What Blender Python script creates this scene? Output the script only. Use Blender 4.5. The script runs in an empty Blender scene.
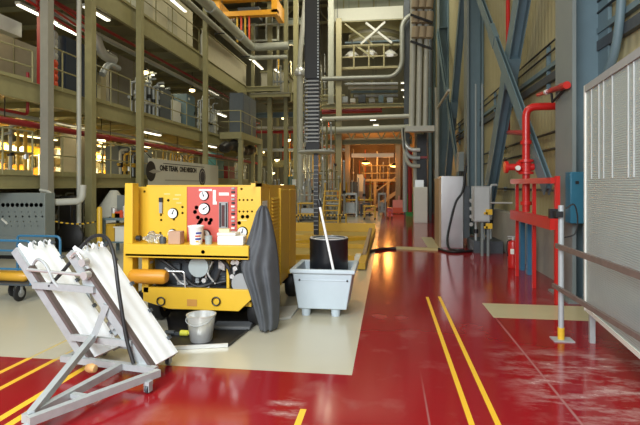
import bpy, bmesh, math, random
from mathutils import Vector, Matrix, Euler
random.seed(7)
C = bpy.context.scene.collection
PI = math.pi
# ---------------------------------------------------------------- camera
EYE = 1.6; FPX = 490.0; YAW = 0.1377; HY = 185.0
SA, CA = math.sin(YAW), math.cos(YAW)
cam_d = bpy.data.cameras.new('camera'); cam = bpy.data.objects.new('camera', cam_d); C.objects.link(cam)
cam.location = (0, 0, EYE); cam.rotation_euler = (PI/2, 0, YAW)
cam_d.sensor_width = 36; cam_d.lens = FPX/640*36; cam_d.shift_y = -(212.5-HY)/640
cam_d.clip_start = .05; cam_d.clip_end = 200
bpy.context.scene.camera = cam
def ray(px, py):
    a = (px-320)/FPX; b = (HY-py)/FPX
    return Vector((-SA+a*CA, CA+a*SA, b))
def onX(px, py, X): r = ray(px, py); t = X/r.x; return Vector((X, r.y*t, EYE+r.z*t))
def onY(px, py, Y): r = ray(px, py); t = Y/r.y; return Vector((r.x*t, Y, EYE+r.z*t))
def onZ(px, py, z=0): r = ray(px, py); t = (z-EYE)/r.z; return Vector((r.x*t, r.y*t, z))
V = Vector
# ---------------------------------------------------------------- materials
MATS = {}
def mat(name, col, rough=.5, metal=0., var=.12, vs=6., emit=0., ecol=None, bump=0., bscale=40., trans=0., alpha=1., coat=0., spec=.5):
    if name in MATS: return MATS[name]
    m = bpy.data.materials.new(name); m.use_nodes = True; nt = m.node_tree; N = nt.nodes; L = nt.links
    b = N['Principled BSDF']
    b.inputs['Roughness'].default_value = rough; b.inputs['Metallic'].default_value = metal
    b.inputs['Specular IOR Level'].default_value = spec
    if trans: b.inputs['Transmission Weight'].default_value = trans
    if alpha < 1: b.inputs['Alpha'].default_value = alpha
    if coat: b.inputs['Coat Weight'].default_value = coat; b.inputs['Coat Roughness'].default_value = .1
    tc = N.new('ShaderNodeTexCoord')
    nz = N.new('ShaderNodeTexNoise'); nz.inputs['Scale'].default_value = vs; nz.inputs['Detail'].default_value = 4
    L.new(tc.outputs['Object'], nz.inputs['Vector'])
    mx = N.new('ShaderNodeMix'); mx.data_type = 'RGBA'
    mx.inputs[6].default_value = (*[c*(1-var) for c in col], 1); mx.inputs[7].default_value = (*[min(1, c*(1+var)) for c in col], 1)
    L.new(nz.outputs['Fac'], mx.inputs[0]); L.new(mx.outputs[2], b.inputs['Base Color'])
    if emit:
        b.inputs['Emission Color'].default_value = (*(ecol or col), 1); b.inputs['Emission Strength'].default_value = emit
    if bump:
        n2 = N.new('ShaderNodeTexNoise'); n2.inputs['Scale'].default_value = bscale
        L.new(tc.outputs['Object'], n2.inputs['Vector'])
        bp = N.new('ShaderNodeBump'); bp.inputs['Strength'].default_value = bump; bp.inputs['Distance'].default_value = .02
        L.new(n2.outputs['Fac'], bp.inputs['Height']); L.new(bp.outputs['Normal'], b.inputs['Normal'])
    MATS[name] = m; return m
# ---------------------------------------------------------------- mesh builder
class MB:
    def __init__(s): s.b = bmesh.new(); s.m = 0
    def _f(s, vs, smooth=False):
        try:
            f = s.b.faces.new(vs); f.material_index = s.m; f.smooth = smooth; return f
        except ValueError: return None
    def box(s, x0, x1, y0, y1, z0, z1):
        v = [s.b.verts.new((x, y, z)) for z in (z0, z1) for (x, y) in ((x0, y0), (x1, y0), (x1, y1), (x0, y1))]
        for q in ((3,2,1,0),(4,5,6,7),(0,1,5,4),(1,2,6,5),(2,3,7,6),(3,0,4,7)): s._f([v[i] for i in q])
        return s
    def obox(s, c, size, M=None):
        M = M or Matrix.Identity(3); h = Vector(size)/2; c = Vector(c)
        v = [s.b.verts.new(c+M@Vector((x*h.x, y*h.y, z*h.z))) for z in (-1,1) for (x,y) in ((-1,-1),(1,-1),(1,1),(-1,1))]
        for q in ((3,2,1,0),(4,5,6,7),(0,1,5,4),(1,2,6,5),(2,3,7,6),(3,0,4,7)): s._f([v[i] for i in q])
        return s
    def bar(s, p0, p1, w, h, up=(0,0,1)):
        p0 = Vector(p0); p1 = Vector(p1); d = (p1-p0); l = d.length
        if l < 1e-6: return s
        d.normalize(); u = Vector(up)
        if abs(d.dot(u)) > .98: u = Vector((0,1,0))
        sd = d.cross(u).normalized(); u2 = sd.cross(d)
        M = Matrix((d, sd, u2)).transposed()
        return s.obox((p0+p1)/2, (l, w, h), M)
    def hbeam(s, p0, p1, w, h, t=.02, up=(0,0,1)):
        p0 = Vector(p0); p1 = Vector(p1); d = (p1-p0); l = d.length; d.normalize(); u = Vector(up)
        sd = d.cross(u).normalized(); u2 = sd.cross(d); M = Matrix((d, sd, u2)).transposed(); c = (p0+p1)/2
        s.obox(c+u2*(h/2-t/2), (l, w, t), M); s.obox(c-u2*(h/2-t/2), (l, w, t), M); s.obox(c, (l, t, h-2*t), M)
        return s
    def path(s, pts, r, seg=10, caps=True):
        pts = [Vector(p) for p in pts]; n = len(pts); rings = []; T = []
        for i in range(n):
            a = pts[max(0,i-1)]; b = pts[min(n-1,i+1)]; T.append((b-a).normalized())
        u = Vector((0,0,1)) if abs(T[0].z) < .9 else Vector((1,0,0))
        u = (u-T[0]*u.dot(T[0])).normalized()
        for i in range(n):
            u = (u-T[i]*u.dot(T[i])).normalized(); w = T[i].cross(u)
            rr = r[i] if isinstance(r, (list, tuple)) else r
            rings.append([s.b.verts.new(pts[i]+(u*math.cos(2*PI*k/seg)+w*math.sin(2*PI*k/seg))*rr) for k in range(seg)])
        for i in range(n-1):
            for k in range(seg):
                s._f([rings[i][k], rings[i][(k+1)%seg], rings[i+1][(k+1)%seg], rings[i+1][k]], True)
        if caps: s._f(rings[0][::-1]); s._f(rings[-1])
        return s
    def tube(s, p0, p1, r, seg=12): return s.path([p0, p1], r, seg)
    def lathe(s, prof, c=(0,0,0), seg=24, axis='Z', smooth=True):
        c = Vector(c); R = {'Z': Matrix.Identity(3), 'Y': Matrix.Rotation(PI/2, 3, 'X'), 'X': Matrix.Rotation(PI/2, 3, 'Y')}[axis]
        rings = []
        for (r, z) in prof:
            if r < 1e-5: rings.append([s.b.verts.new(c+R@Vector((0,0,z)))])
            else: rings.append([s.b.verts.new(c+R@Vector((r*math.cos(2*PI*k/seg), r*math.sin(2*PI*k/seg), z))) for k in range(seg)])
        for a, b in zip(rings, rings[1:]):
            for k in range(seg):
                k2 = (k+1)%seg
                if len(a) == 1 and len(b) == 1: continue
                if len(a) == 1: s._f([a[0], b[k2], b[k]], smooth)
                elif len(b) == 1: s._f([a[k], a[k2], b[0]], smooth)
                else: s._f([a[k], a[k2], b[k2], b[k]], smooth)
        return s
    def prism(s, poly, axis, a, b):
        """poly of 2D points extruded along an axis from a to b"""
        def P(p, t): return {'X': (t,p[0],p[1]), 'Y': (p[0],t,p[1]), 'Z': (p[0],p[1],t)}[axis]
        A = [s.b.verts.new(P(p,a)) for p in poly]; B = [s.b.verts.new(P(p,b)) for p in poly]; n = len(poly)
        s._f(A); s._f(B[::-1])
        for i in range(n): s._f([A[i], A[(i+1)%n], B[(i+1)%n], B[i]])
        return s
    def grid(s, fn, nu, nv, smooth=True, closed=False):
        g = [[s.b.verts.new(fn(i/(nu if closed else nu-1), j/(nv-1))) for j in range(nv)] for i in range(nu)]
        for i in range(nu if closed else nu-1):
            for j in range(nv-1):
                i2 = (i+1)%nu
                s._f([g[i][j], g[i2][j], g[i2][j+1], g[i][j+1]], smooth)
        return s
def arc_pts(pts, rad=.15, n=5):
    pts = [Vector(p) for p in pts]; out = [pts[0]]
    for a, b, c in zip(pts, pts[1:], pts[2:]):
        d1 = (a-b); d2 = (c-b); r = min(rad, d1.length*.49, d2.length*.49)
        q0 = b+d1.normalized()*r; q2 = b+d2.normalized()*r
        for i in range(n+1):
            t = i/n; out.append(q0*(1-t)**2+b*2*t*(1-t)+q2*t*t)
    out.append(pts[-1]); return out
def spline(pts, n=8):
    P = [Vector(p) for p in pts]; P = [P[0]*2-P[1]]+P+[P[-1]*2-P[-2]]; out = []
    for i in range(1, len(P)-2):
        for k in range(n):
            t = k/n; a, b, c, d = P[i-1], P[i], P[i+1], P[i+2]
            out.append(.5*((2*b)+(c-a)*t+(2*a-5*b+4*c-d)*t*t+(3*b-a-3*c+d)*t**3))
    out.append(P[-2]); return out
def thing(name, label, cat, loc=(0,0,0), rz=0., group=None):
    o = bpy.data.objects.new(name, None); C.objects.link(o); o.empty_display_size = .1
    o.location = loc; o.rotation_euler = (0,0,rz); o['label'] = label; o['category'] = cat
    if group: o['group'] = group
    o['_w'] = 1 if rz == 0 else 0
    return o
def root_loc(p):
    l = Vector(p.location)
    while p.parent: p = p.parent; l += Vector(p.location)
    return l
def part(name, mb, m, parent, local=False, bevel=0., label=None, kind=None):
    """child mesh; vertices given in world coordinates unless local"""
    b = mb.b
    if not local: bmesh.ops.translate(b, verts=b.verts, vec=-root_loc(parent))
    bmesh.ops.recalc_face_normals(b, faces=b.faces)
    me = bpy.data.meshes.new(name); b.to_mesh(me); b.free(); me.set_sharp_from_angle(angle=.75)
    for k in (m if isinstance(m, (list, tuple)) else [m]): me.materials.append(k)
    o = bpy.data.objects.new(name, me); C.objects.link(o); o.parent = parent
    if bevel: bv = o.modifiers.new('bevel', 'BEVEL'); bv.width = bevel; bv.segments = 2; bv.limit_method = 'ANGLE'
    if label: o['label'] = label
    if kind: o['kind'] = kind
    return o
def solo(name, mb, m, label, cat, group=None, bevel=0., kind=None):
    """top-level thing that is one mesh; origin moved to its base"""
    b = mb.b; xs = [v.co.x for v in b.verts]; ys = [v.co.y for v in b.verts]; zs = [v.co.z for v in b.verts]
    c = Vector(((min(xs)+max(xs))/2, (min(ys)+max(ys))/2, min(zs)))
    bmesh.ops.translate(b, verts=b.verts, vec=-c); bmesh.ops.recalc_face_normals(b, faces=b.faces)
    me = bpy.data.meshes.new(name); b.to_mesh(me); b.free(); me.set_sharp_from_angle(angle=.75)
    for k in (m if isinstance(m, (list, tuple)) else [m]): me.materials.append(k)
    o = bpy.data.objects.new(name, me); C.objects.link(o); o.location = c
    if label: o['label'] = label; o['category'] = cat
    if group: o['group'] = group
    if kind: o['kind'] = kind
    if bevel: bv = o.modifiers.new('bevel', 'BEVEL'); bv.width = bevel; bv.segments = 2; bv.limit_method = 'ANGLE'
    return o
def struct(name, mb, m): return solo(name, mb, m, None, None, kind='structure')
def dup(root, loc=None, rz=None, label=None, parent=None):
    c = root.copy(); C.objects.link(c)
    if loc is not None: c.location = loc
    if rz is not None: c.rotation_euler = (0,0,rz)
    if label: c['label'] = label
    if parent: c.parent = parent
    for ch in list(root.children): dup(ch, parent=c)
    return c
def text_mesh(txt, size):
    cu = bpy.data.curves.new('t', 'FONT'); cu.body = txt; cu.size = size; cu.align_x = 'CENTER'; cu.align_y = 'CENTER'; cu.extrude = .003; cu.offset = .012
    o = bpy.data.objects.new('t', cu); C.objects.link(o); bpy.context.view_layer.update()
    me = bpy.data.meshes.new_from_object(o.evaluated_get(bpy.context.evaluated_depsgraph_get()))
    bpy.data.objects.remove(o); b = MB(); b.b.from_mesh(me); bpy.data.meshes.remove(me); return b
# ---------------------------------------------------------------- palette
beige = mat('beige_steel_paint', (.31,.285,.14), .5, var=.15)
beige_d = mat('olive_beige_paint', (.21,.19,.09), .55, var=.15)
cream = mat('cream_panel', (.52,.48,.34), .6, var=.08)
tanwall = mat('tan_wall_panel', (.36,.31,.20), .7, var=.12)
grate = mat('deck_grating', (.17,.16,.11), .7, var=.2, vs=20)
bluegrey = mat('blue_grey_steel', (.125,.19,.22), .5, var=.15, vs=3)
greysteel = mat('grey_steel', (.18,.21,.21), .45, var=.12, vs=3)
teal = mat('teal_box_paint', (.02,.13,.21), .4, var=.1)
firered = mat('fire_red_paint', (.52,.018,.015), .3, var=.1)
darkred = mat('dark_red_paint', (.27,.012,.014), .4, var=.15)
yellow = mat('cart_yellow_paint', (.70,.43,.03), .38, var=.07, vs=4)
yellow_d = mat('yellow_frame_paint', (.60,.36,.03), .5, var=.15)
craneyel = mat('crane_yellow', (.75,.34,.02), .5, var=.1)
panelred = mat('panel_red', (.54,.09,.07), .45, var=.06)
black = mat('black_rubber', (.012,.012,.013), .55, var=.3)
blackm = mat('black_metal', (.02,.02,.022), .4, var=.3, metal=.3)
darkgrey = mat('dark_machine_grey', (.055,.065,.075), .5, var=.35, vs=12)
midgrey = mat('mid_grey_plastic', (.30,.31,.31), .5)
silver = mat('silver_metal', (.70,.71,.70), .3, metal=.55, var=.12, vs=4)
galv = mat('galvanised_steel', (.42,.45,.46), .42, metal=.25, var=.18, vs=14)
alum = mat('aluminium_sheet', (.66,.67,.68), .28, metal=.9, var=.1, vs=3, bump=.08, bscale=3)
pipewht = mat('pale_pipe_jacket', (.50,.50,.44), .45, var=.1)
white = mat('white_plastic', (.86,.87,.86), .4, var=.04)
whitep = mat('white_paint', (.72,.72,.66), .5, var=.06)
tarp = mat('dark_grey_tarp', (.075,.082,.092), .7, var=.3, vs=9, bump=.25, bscale=14)
tubmat = mat('pale_blue_plastic', (.50,.58,.64), .45, var=.05)
orange = mat('orange_paint', (.80,.30,.03), .4, var=.08)
orangered = mat('orange_red_paint', (.7,.09,.03), .5)
brown = mat('brown_rail', (.15,.115,.10), .45, var=.3, vs=15)
dkbrown = mat('brown_strip', (.11,.085,.08), .5)
navy = mat('navy_cabinet', (.035,.05,.08), .5, var=.15)
bluepaint = mat('blue_cart_paint', (.03,.15,.28), .4)
wood = mat('pale_wood', (.42,.31,.18), .6, var=.2, vs=10)
tanboard = mat('tan_board', (.36,.26,.16), .6, var=.1)
green = mat('green_paint', (.03,.30,.06), .5)
pink = mat('pale_red_sign', (.75,.25,.2), .5)
console = mat('console_grey', (.20,.23,.22), .5, var=.1)
concrete = mat('concrete', (.32,.31,.28), .8, var=.12, vs=5)
lamp_w = mat('lamp_white', (1,.95,.75), .5, emit=3., var=0)
lamp_y = mat('lamp_warm', (1,.78,.35), .5, emit=6., var=0)
lamp_o = mat('lamp_orange', (1,.45,.12), .5, emit=8., var=0)
dialw = mat('dial_white', (.75,.78,.78), .3, var=.15, vs=60)
glass = mat('clear_plastic', (.85,.9,.92), .1, var=0, trans=.85)
dglass = mat('dark_sight_glass', (.10,.05,.05), .15, var=.2)
cardb = mat('brown_paper_box', (.48,.30,.20), .8, var=.08)
# ================================================================= THE SETTING
def floor_red():
    m = mat('floor_red_epoxy', (.265,.008,.012), .13, var=.12, vs=1.2, coat=0)
    nt = m.node_tree; N = nt.nodes; L = nt.links; b = N['Principled BSDF']
    base = b.inputs['Base Color'].links[0].from_socket
    geo = N.new('ShaderNodeNewGeometry'); sep = N.new('ShaderNodeSeparateXYZ'); L.new(geo.outputs['Position'], sep.inputs[0])
    def mth(op, a, bb=None, c=None):
        n = N.new('ShaderNodeMath'); n.operation = op; n.use_clamp = False
        for i, x in enumerate((a, bb, c)):
            if x is None: continue
            if isinstance(x, (int, float)): n.inputs[i].default_value = x
            else: L.new(x, n.inputs[i])
        return n.outputs[0]
    def band(s, a, bb, soft):
        r1 = N.new('ShaderNodeMapRange'); r1.interpolation_type = 'SMOOTHSTEP'; L.new(s, r1.inputs[0]); r1.inputs[1].default_value = a-soft; r1.inputs[2].default_value = a+soft
        r2 = N.new('ShaderNodeMapRange'); r2.interpolation_type = 'SMOOTHSTEP'; L.new(s, r2.inputs[0]); r2.inputs[1].default_value = bb-soft; r2.inputs[2].default_value = bb+soft
        return mth('MULTIPLY', r1.outputs[0], mth('SUBTRACT', 1., r2.outputs[0]))
    # worn white scuffs below the grey partition
    mp = N.new('ShaderNodeMapping'); L.new(geo.outputs['Position'], mp.inputs[0]); mp.inputs['Scale'].default_value = (2.2, 5.5, 1); mp.inputs['Rotation'].default_value = (0,0,-.25)
    nz = N.new('ShaderNodeTexNoise'); L.new(mp.outputs[0], nz.inputs['Vector']); nz.inputs['Scale'].default_value = 1.; nz.inputs['Detail'].default_value = 7; nz.inputs['Roughness'].default_value = .68
    thr = N.new('ShaderNodeMapRange'); L.new(nz.outputs['Fac'], thr.inputs[0]); thr.inputs[1].default_value = .47; thr.inputs[2].default_value = .68
    region = mth('MAXIMUM', mth('MULTIPLY', band(sep.outputs[0], 1.05, 2.3, .2), band(sep.outputs[1], 3.45, 4.95, .25)), mth('MULTIPLY', band(sep.outputs[0], -.85, -.62, .06), band(sep.outputs[1], 3.3, 3.6, .08)))
    scuff = mth('MULTIPLY', mth('MULTIPLY', thr.outputs[0], region), .6)
    # faint seam
    seam = mth('MULTIPLY', mth('MULTIPLY', band(sep.outputs[0], 1.275, 1.295, .006), band(sep.outputs[1], 2., 6., .5)), .28)
    seam2 = mth('MULTIPLY', mth('MULTIPLY', band(sep.outputs[0], .27, .283, .004), band(sep.outputs[1], 2., 3.9, .5)), .2)
    # light traffic wear everywhere
    n3 = N.new('ShaderNodeTexNoise'); L.new(geo.outputs['Position'], n3.inputs['Vector']); n3.inputs['Scale'].default_value = 2.6; n3.inputs['Detail'].default_value = 9
    t3 = N.new('ShaderNodeMapRange'); L.new(n3.outputs['Fac'], t3.inputs[0]); t3.inputs[1].default_value = .56; t3.inputs[2].default_value = .8; t3.inputs[4].default_value = .12
    tot = mth('MAXIMUM', mth('MAXIMUM', scuff, seam), mth('MAXIMUM', seam2, t3.outputs[0]))
    mx = N.new('ShaderNodeMix'); mx.data_type = 'RGBA'; L.new(tot, mx.inputs[0]); L.new(base, mx.inputs[6]); mx.inputs[7].default_value = (.62,.5,.48,1)
    L.new(mx.outputs[2], b.inputs['Base Color'])
    rr = N.new('ShaderNodeMapRange'); L.new(tot, rr.inputs[0]); rr.inputs[3].default_value = .13; rr.inputs[4].default_value = .5; L.new(rr.outputs[0], b.inputs['Roughness'])
    return m
FR = floor_red()
FW = mat('floor_cream_epoxy', (.50,.47,.37), .22, var=.06, vs=1.5)
FB = mat('floor_beige_patch', (.50,.44,.27), .3, var=.08)
FY = mat('floor_yellow_paint', (.80,.48,.03), .4, var=.08)
FYw = mat('floor_faded_yellow_paint', (.58,.45,.17), .4, var=.1)
FD = mat('floor_dark_concrete', (.12,.11,.09), .5, var=.2)
mats = [FR, FW, FB, FY, FYw, FD]
X_END, Y0, Y1 = 3.0, -2.0, 44.0
p_a = onZ(482,303); p_b = onZ(560,320)
q_a = onZ(421,237); q_b = onZ(440,248)
wY = 4.12
rects = [  # later ones win: x0,x1,y0,y1,mat
 (-16,X_END,Y0,Y1,0), (-16,-.30,wY,30,1),
 (p_a.x, 2.74, p_b.y, p_a.y, 2), (q_a.x, q_b.x+.02, q_b.y, q_a.y, 2),
 (.535,.575,-2,7.15,3), (.71,.75,-2,7.2,3), (-.62,-.575,-2,3.45,3),
 (-3.305,-3.255,-2,wY,3), (-3.045,-2.995,-2,wY,3), (-2.66,-2.60,-2,wY,3), (-2.535,-2.475,-2,3.25,3),
 (-3.295,-3.265,wY,5.3,4), (-3.035,-3.005,wY,4.9,4),
]
xs = sorted(set([r[0] for r in rects]+[r[1] for r in rects])); ys = sorted(set([r[2] for r in rects]+[r[3] for r in rects]))
fb = MB(); gv = {}
for i, x in enumerate(xs):
    for j, y in enumerate(ys): gv[i,j] = fb.b.verts.new((x,y,0))
for i in range(len(xs)-1):
    for j in range(len(ys)-1):
        cx, cy = (xs[i]+xs[i+1])/2, (ys[j]+ys[j+1])/2; k = 0
        for r in rects:
            if r[0] < cx < r[1] and r[2] < cy < r[3]: k = r[4]
        fb.m = k; fb._f([gv[i,j], gv[i+1,j], gv[i+1,j+1], gv[i,j+1]])
gl = [fb.b.verts.new((x,y,-.2)) for x, y in ((-16,Y0),(X_END,Y0),(X_END,Y1),(-16,Y1))]; fb.m = 5; fb._f(gl[::-1])
struct('floor', fb, mats)
def wall_right_mat():
    m = mat('ribbed_wall_panel', (.38,.345,.20), .6, var=.1, vs=2)
    nt = m.node_tree; N = nt.nodes; L = nt.links; b = N['Principled BSDF']
    g = N.new('ShaderNodeNewGeometry'); w = N.new('ShaderNodeTexWave'); w.bands_direction = 'Y'; w.inputs['Scale'].default_value = 1.6; w.wave_profile = 'SIN'
    L.new(g.outputs['Position'], w.inputs['Vector'])
    bp = N.new('ShaderNodeBump'); bp.inputs['Strength'].default_value = .25; bp.inputs['Distance'].default_value = .03
    L.new(w.outputs['Fac'], bp.inputs['Height']); L.new(bp.outputs['Normal'], b.inputs['Normal']); return m
ZC = 16.
roofm = mat('roof_deck', (.16,.16,.12), .8, var=.2)
struct('wall_right', MB().box(3.0,3.2,Y0,Y1,-.2,ZC), wall_right_mat())
struct('wall_left', MB().box(-16.2,-16,Y0,Y1,-.2,ZC), mat('wall_left_panel', (.34,.30,.18), .7, var=.15, vs=1))
struct('wall_back', MB().box(-16,3.0,Y1,Y1+.2,-.2,ZC), mat('wall_back_panel', (.22,.21,.14), .7, var=.25, vs=1))
struct('ceiling', MB().box(-16.2,3.2,Y0,Y1+.2,ZC,ZC+.2), roofm)
struct('baseboard_right', MB().box(2.76,3.0,Y0,Y1,0,.95), concrete)
# roof trusses over the hall
for k, y in enumerate((22, 27, 32, 38)):
    t = thing('roof_truss', ['steel roof truss nearest over the hall','second steel roof truss over the hall','third steel roof truss over the hall','farthest steel roof truss by the back wall'][k], 'truss', (-6,y,14.2), group='roof trusses')
    part('bottom_chord', MB().bar((-16,y,14.3),(3,y,14.3),.2,.2), beige_d, t); part('top_chord', MB().bar((-16,y,15.6),(3,y,15.6),.2,.2), beige_d, t)
    w = MB()
    for i in range(10):
        x = -16+1.9*i; w.bar((x,y,14.35),(x+.95,y,15.5),.1,.1); w.bar((x+.95,y,15.5),(x+1.9,y,14.35),.1,.1)
    part('web_bracing', w, beige_d, t)

# ================================================================= RIGHT SIDE
ordn = ['nearest','second','third','fourth']
for k, y in enumerate((7.4,16.3,25.2,34.)):
    t = thing('steel_column', ['massive blue-grey steel column beside the grey partition','blue-grey steel column rising behind the small grey box on posts','third blue-grey steel column, behind the tall silver cabinet','farthest blue-grey steel column on the right wall'][k], 'column', (2.7,y,0), group='wall columns')
    part('flange', MB().box(2.48,2.53,y-.34,y+.34,0,ZC), greysteel, t)
    part('flange', MB().box(2.93,2.98,y-.34,y+.34,0,ZC), bluegrey, t)
    part('web', MB().box(2.53,2.93,y-.03,y+.03,0,ZC), bluegrey, t)
    part('base_plate', MB().box(2.40,2.75,y-.42,y+.42,0,.03), greysteel, t)
    st = MB()
    for z in (9.4, 12.2): st.box(2.53,2.93,y-.32,y-.03,z,z+.02)
    part('stiffener', st, bluegrey, t)
def brace(lab, a, b, w, x=2.64, dp=.24):
    t = thing('diagonal_brace', lab, 'brace', (x,a[0],min(a[1],b[1])), group='diagonal wall braces')
    part('brace_beam', MB().hbeam((x,*a),(x,*b),w,dp,.02,up=(1,0,0)), bluegrey, t)
    m_ = (V((x,*a))+V((x,*b)))/2; dd = (V((x,*b))-V((x,*a))).normalized()
    part('splice_plate', MB().bar(m_-dd*.35,m_+dd*.35,w+.02,dp+.02,up=(1,0,0)), bluegrey, t)
brace('wide blue-grey brace leaning up toward the nearest column', (14.3,.2),(8.0,8.0),.42)
brace('slimmer blue-grey brace crossing behind the red fire pipe', (7.9,1.55),(15.8,8.6),.28,2.43,.09)
brace('blue-grey brace descending behind the tall silver cabinet', (23.6,.2),(17.2,9.2),.36)
brace('thin blue-grey brace beside the pipe jacket bundle', (17.0,1.5),(24.9,9.2),.34,2.43,.09)
brace('upper blue-grey brace leaning back over the second column', (17.0,9.4),(24.8,15.6),.3)
brace('upper blue-grey brace above the wide brace', (8.0,8.3),(15.8,15.6),.3)
brace('far blue-grey brace between the last two wall columns', (26,.3),(33.5,9.),.4)
t = thing('cable_tray', 'long dark cable tray with rails along the upper right wall', 'cable tray', (2.9,12,3.4))
part('tray', MB().box(2.91,2.99,4.6,24.6,3.48,3.62), darkgrey, t)
part('tray', MB().box(2.91,2.99,4.6,24.6,3.72,3.80), bluegrey, t)
for z in (4.02,4.18): part('rail', MB().tube((2.93,4.6,z),(2.93,24.6,z),.02,6), blackm, t)
for i in range(9):
    y = 5+2.3*i
    if abs((y-7.4)) < .4 or abs(y-16.3) < .4: y += .7
    part('bracket', MB().box(2.93,2.995,y,y+.06,3.3,4.2), bluegrey, t)
cl = ['wall conduit at shoulder height behind the fire pipes','upper thin wall conduit behind the fire pipes','lowest thin wall conduit above the concrete curb']
for z, lab in zip((2.25,2.55,1.5), cl):
    t = thing('conduit', lab, 'conduit', (2.93,11,z), group='wall conduits')
    part('pipe', MB().tube((2.94,7.9,z),(2.94,15.8,z),.025,6), blackm, t)
    for y in (9,11,13,15): part('clip', MB().box(2.93,2.995,y,y+.05,z-.05,z+.05), greysteel, t)
# pipe curving beside nearest column
solo('bent_pipe', MB().path(arc_pts([onX(628,-90,2.86),onX(619,30,2.86),onX(613,62,2.86),onX(601,84,2.86),onX(596,110,2.86)],.3),.055,12), bluegrey, 'pale blue-grey pipe bending down above the grey partition', 'pipe')
# grey partition
pa, pb = V((2.035,5.43,0)), V((1.78,3.1,0)); dirn = (pb-pa).normalized(); nrm = V((-dirn.y,dirn.x,0)); 
if nrm.x > 0: nrm = -nrm
PLEN = (pb-pa).length
def partmat():
    m = mat('ribbed_grey_sheet', (.34,.40,.39), .42, metal=.0, var=.1, vs=4)
    nt = m.node_tree; N = nt.nodes; L = nt.links; b = N['Principled BSDF']
    g = N.new('ShaderNodeNewGeometry'); w = N.new('ShaderNodeTexWave'); w.bands_direction = 'Z'; w.inputs['Scale'].default_value = 16.; w.inputs['Distortion'].default_value = 1.2; w.inputs['Detail'].default_value = 1
    L.new(g.outputs['Position'], w.inputs['Vector'])
    bp = N.new('ShaderNodeBump'); bp.inputs['Strength'].default_value = .35; bp.inputs['Distance'].default_value = .008
    L.new(w.outputs['Fac'], bp.inputs['Height']); L.new(bp.outputs['Normal'], b.inputs['Normal']); return m
t = thing('partition_panel', 'tall grey ribbed partition panel with white edge frame', 'partition', pa)
th = V((-nrm.x,-nrm.y,0))*.06
def pbar(s0,s1,z0,z1,d0,d1):
    b = MB(); A = pa+dirn*s0; B = pa+dirn*s1; q = [A+nrm*d0, B+nrm*d0, B+nrm*d1, A+nrm*d1]
    b.prism([(p.x,p.y) for p in q], 'Z', z0, z1); return b
part('sheet', pbar(.035,PLEN,.34,2.56,-.05,0), partmat(), t)
part('edge_frame', pbar(-.0,.035,.30,2.63,-.06,.015), whitep, t, label='white upright edge of the partition')
part('top_frame', pbar(.035,PLEN,2.56,2.63,-.06,.015), midgrey, t)
part('bottom_frame', pbar(.035,PLEN,.30,.34,-.06,.01), whitep, t)
for s in (.22,.46,.60,.84,1.22,1.34,1.75): part('batten', pbar(s,s+.014,1.66,2.56,-.0,.008), mat('pale_batten', (.42,.44,.43), .45, var=.1), t)
for s in (.1,2.1):
    part('foot', pbar(s,s+.05,0,.30,-.055,-.005), galv, t)
# guard rail before it
t = thing('guard_rail', 'low guard rail with dark brown bars in front of the grey partition', 'guard rail', (1.77,5.35,0))
for y in (5.35,2.9):
    p = part('post', MB().tube((1.77,y,.02),(1.77,y,1.39),.028,12), galv, t)
    part('yellow_band', MB().tube((1.77,y,.012),(1.77,y,.13),.034,12), yellow, p, label='yellow painted foot of the post')
    part('base_plate', MB().box(1.68,1.88,y-.08,y+.08,0,.012), galv, p)
part('rail', MB().bar((1.735,5.38,.97),(1.735,2.4,.97),.03,.05), brown, t); part('rail', MB().bar((1.735,5.48,.54),(1.735,2.4,.54),.03,.042), brown, t)
part('clamp', MB().obox((1.735,5.36,1.30),(.07,.16,.06)).obox((1.72,5.42,1.30),(.09,.06,.1)), blackm, t)
part('cable', MB().path(spline([(1.80,5.3,1.36),(1.88,5.3,1.40),(1.92,5.32,1.25),(1.90,5.34,1.1),(1.80,5.34,1.06)],6),.008,6), black, t)
# teal box on column
t = thing('electrical_box', 'teal electrical box fixed on the nearest steel column', 'box', (2.6,6.93,1.0))
a = onY(568,223,6.95); b = onY(583,172,6.95)
part('body', MB().box(a.x,a.x+.36,6.86,7.055,a.z,b.z), teal, t, bevel=.01); part('latch', MB().box(a.x+.06,a.x+.10,6.845,6.86,b.z-.16,b.z-.12), blackm, t)
part('conduit', MB().box(a.x+.20,a.x+.29,6.9,7.0,.02,a.z), bluegrey, t)
# fire pipe rack
FX = 2.25
def fp(px,py): return onX(px,py,FX)
t = thing('fire_water_piping', 'bright red fire water piping rack with valve in front of the wall', 'fire pipes', (FX,8.2,0))
yR = fp(526,180).y; yL = fp(517,180).y; yE = fp(534,180).y; yN = fp(557,180).y
zt = fp(526,107).z
part('riser', MB().path(arc_pts([(FX,yR,1.16),(FX,yR,zt),(2.62,yR-.02,zt),(2.95,yR-.02,zt)],.16),.062,14), firered, t)
part('post', MB().bar((FX,yL,0),(FX,yL,1.70),.05,.05), firered, t); part('post', MB().bar((FX,yE,0),(FX,yE,1.66),.05,.05), firered, t); part('post', MB().bar((FX,yN,0),(FX,yN,1.72),.06,.06), firered, t)
part('cross_bar', MB().bar((FX-.07,yL+.05,1.66),(FX-.07,yN-.05,1.66),.06,.08), firered, t)
part('cross_bar', MB().bar((FX-.07,yL+.05,1.08),(FX-.07,yN-.05,1.08),.07,.16), firered, t)
v = MB(); zv = fp(526,167).z
v.lathe([(0,-.12),(.12,-.12),(.12,-.08),(.08,-.07),(.08,.07),(.12,.08),(.12,.12),(0,.12)],(FX,yR,zv),16)
v.lathe([(0,-.34),(.10,-.34),(.10,-.29),(.055,-.28),(.055,-.16),(.09,-.15),(.09,-.10),(.06,-.08),(.06,.12),(0,.12)],(FX,yR,zv),16,'X')
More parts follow.
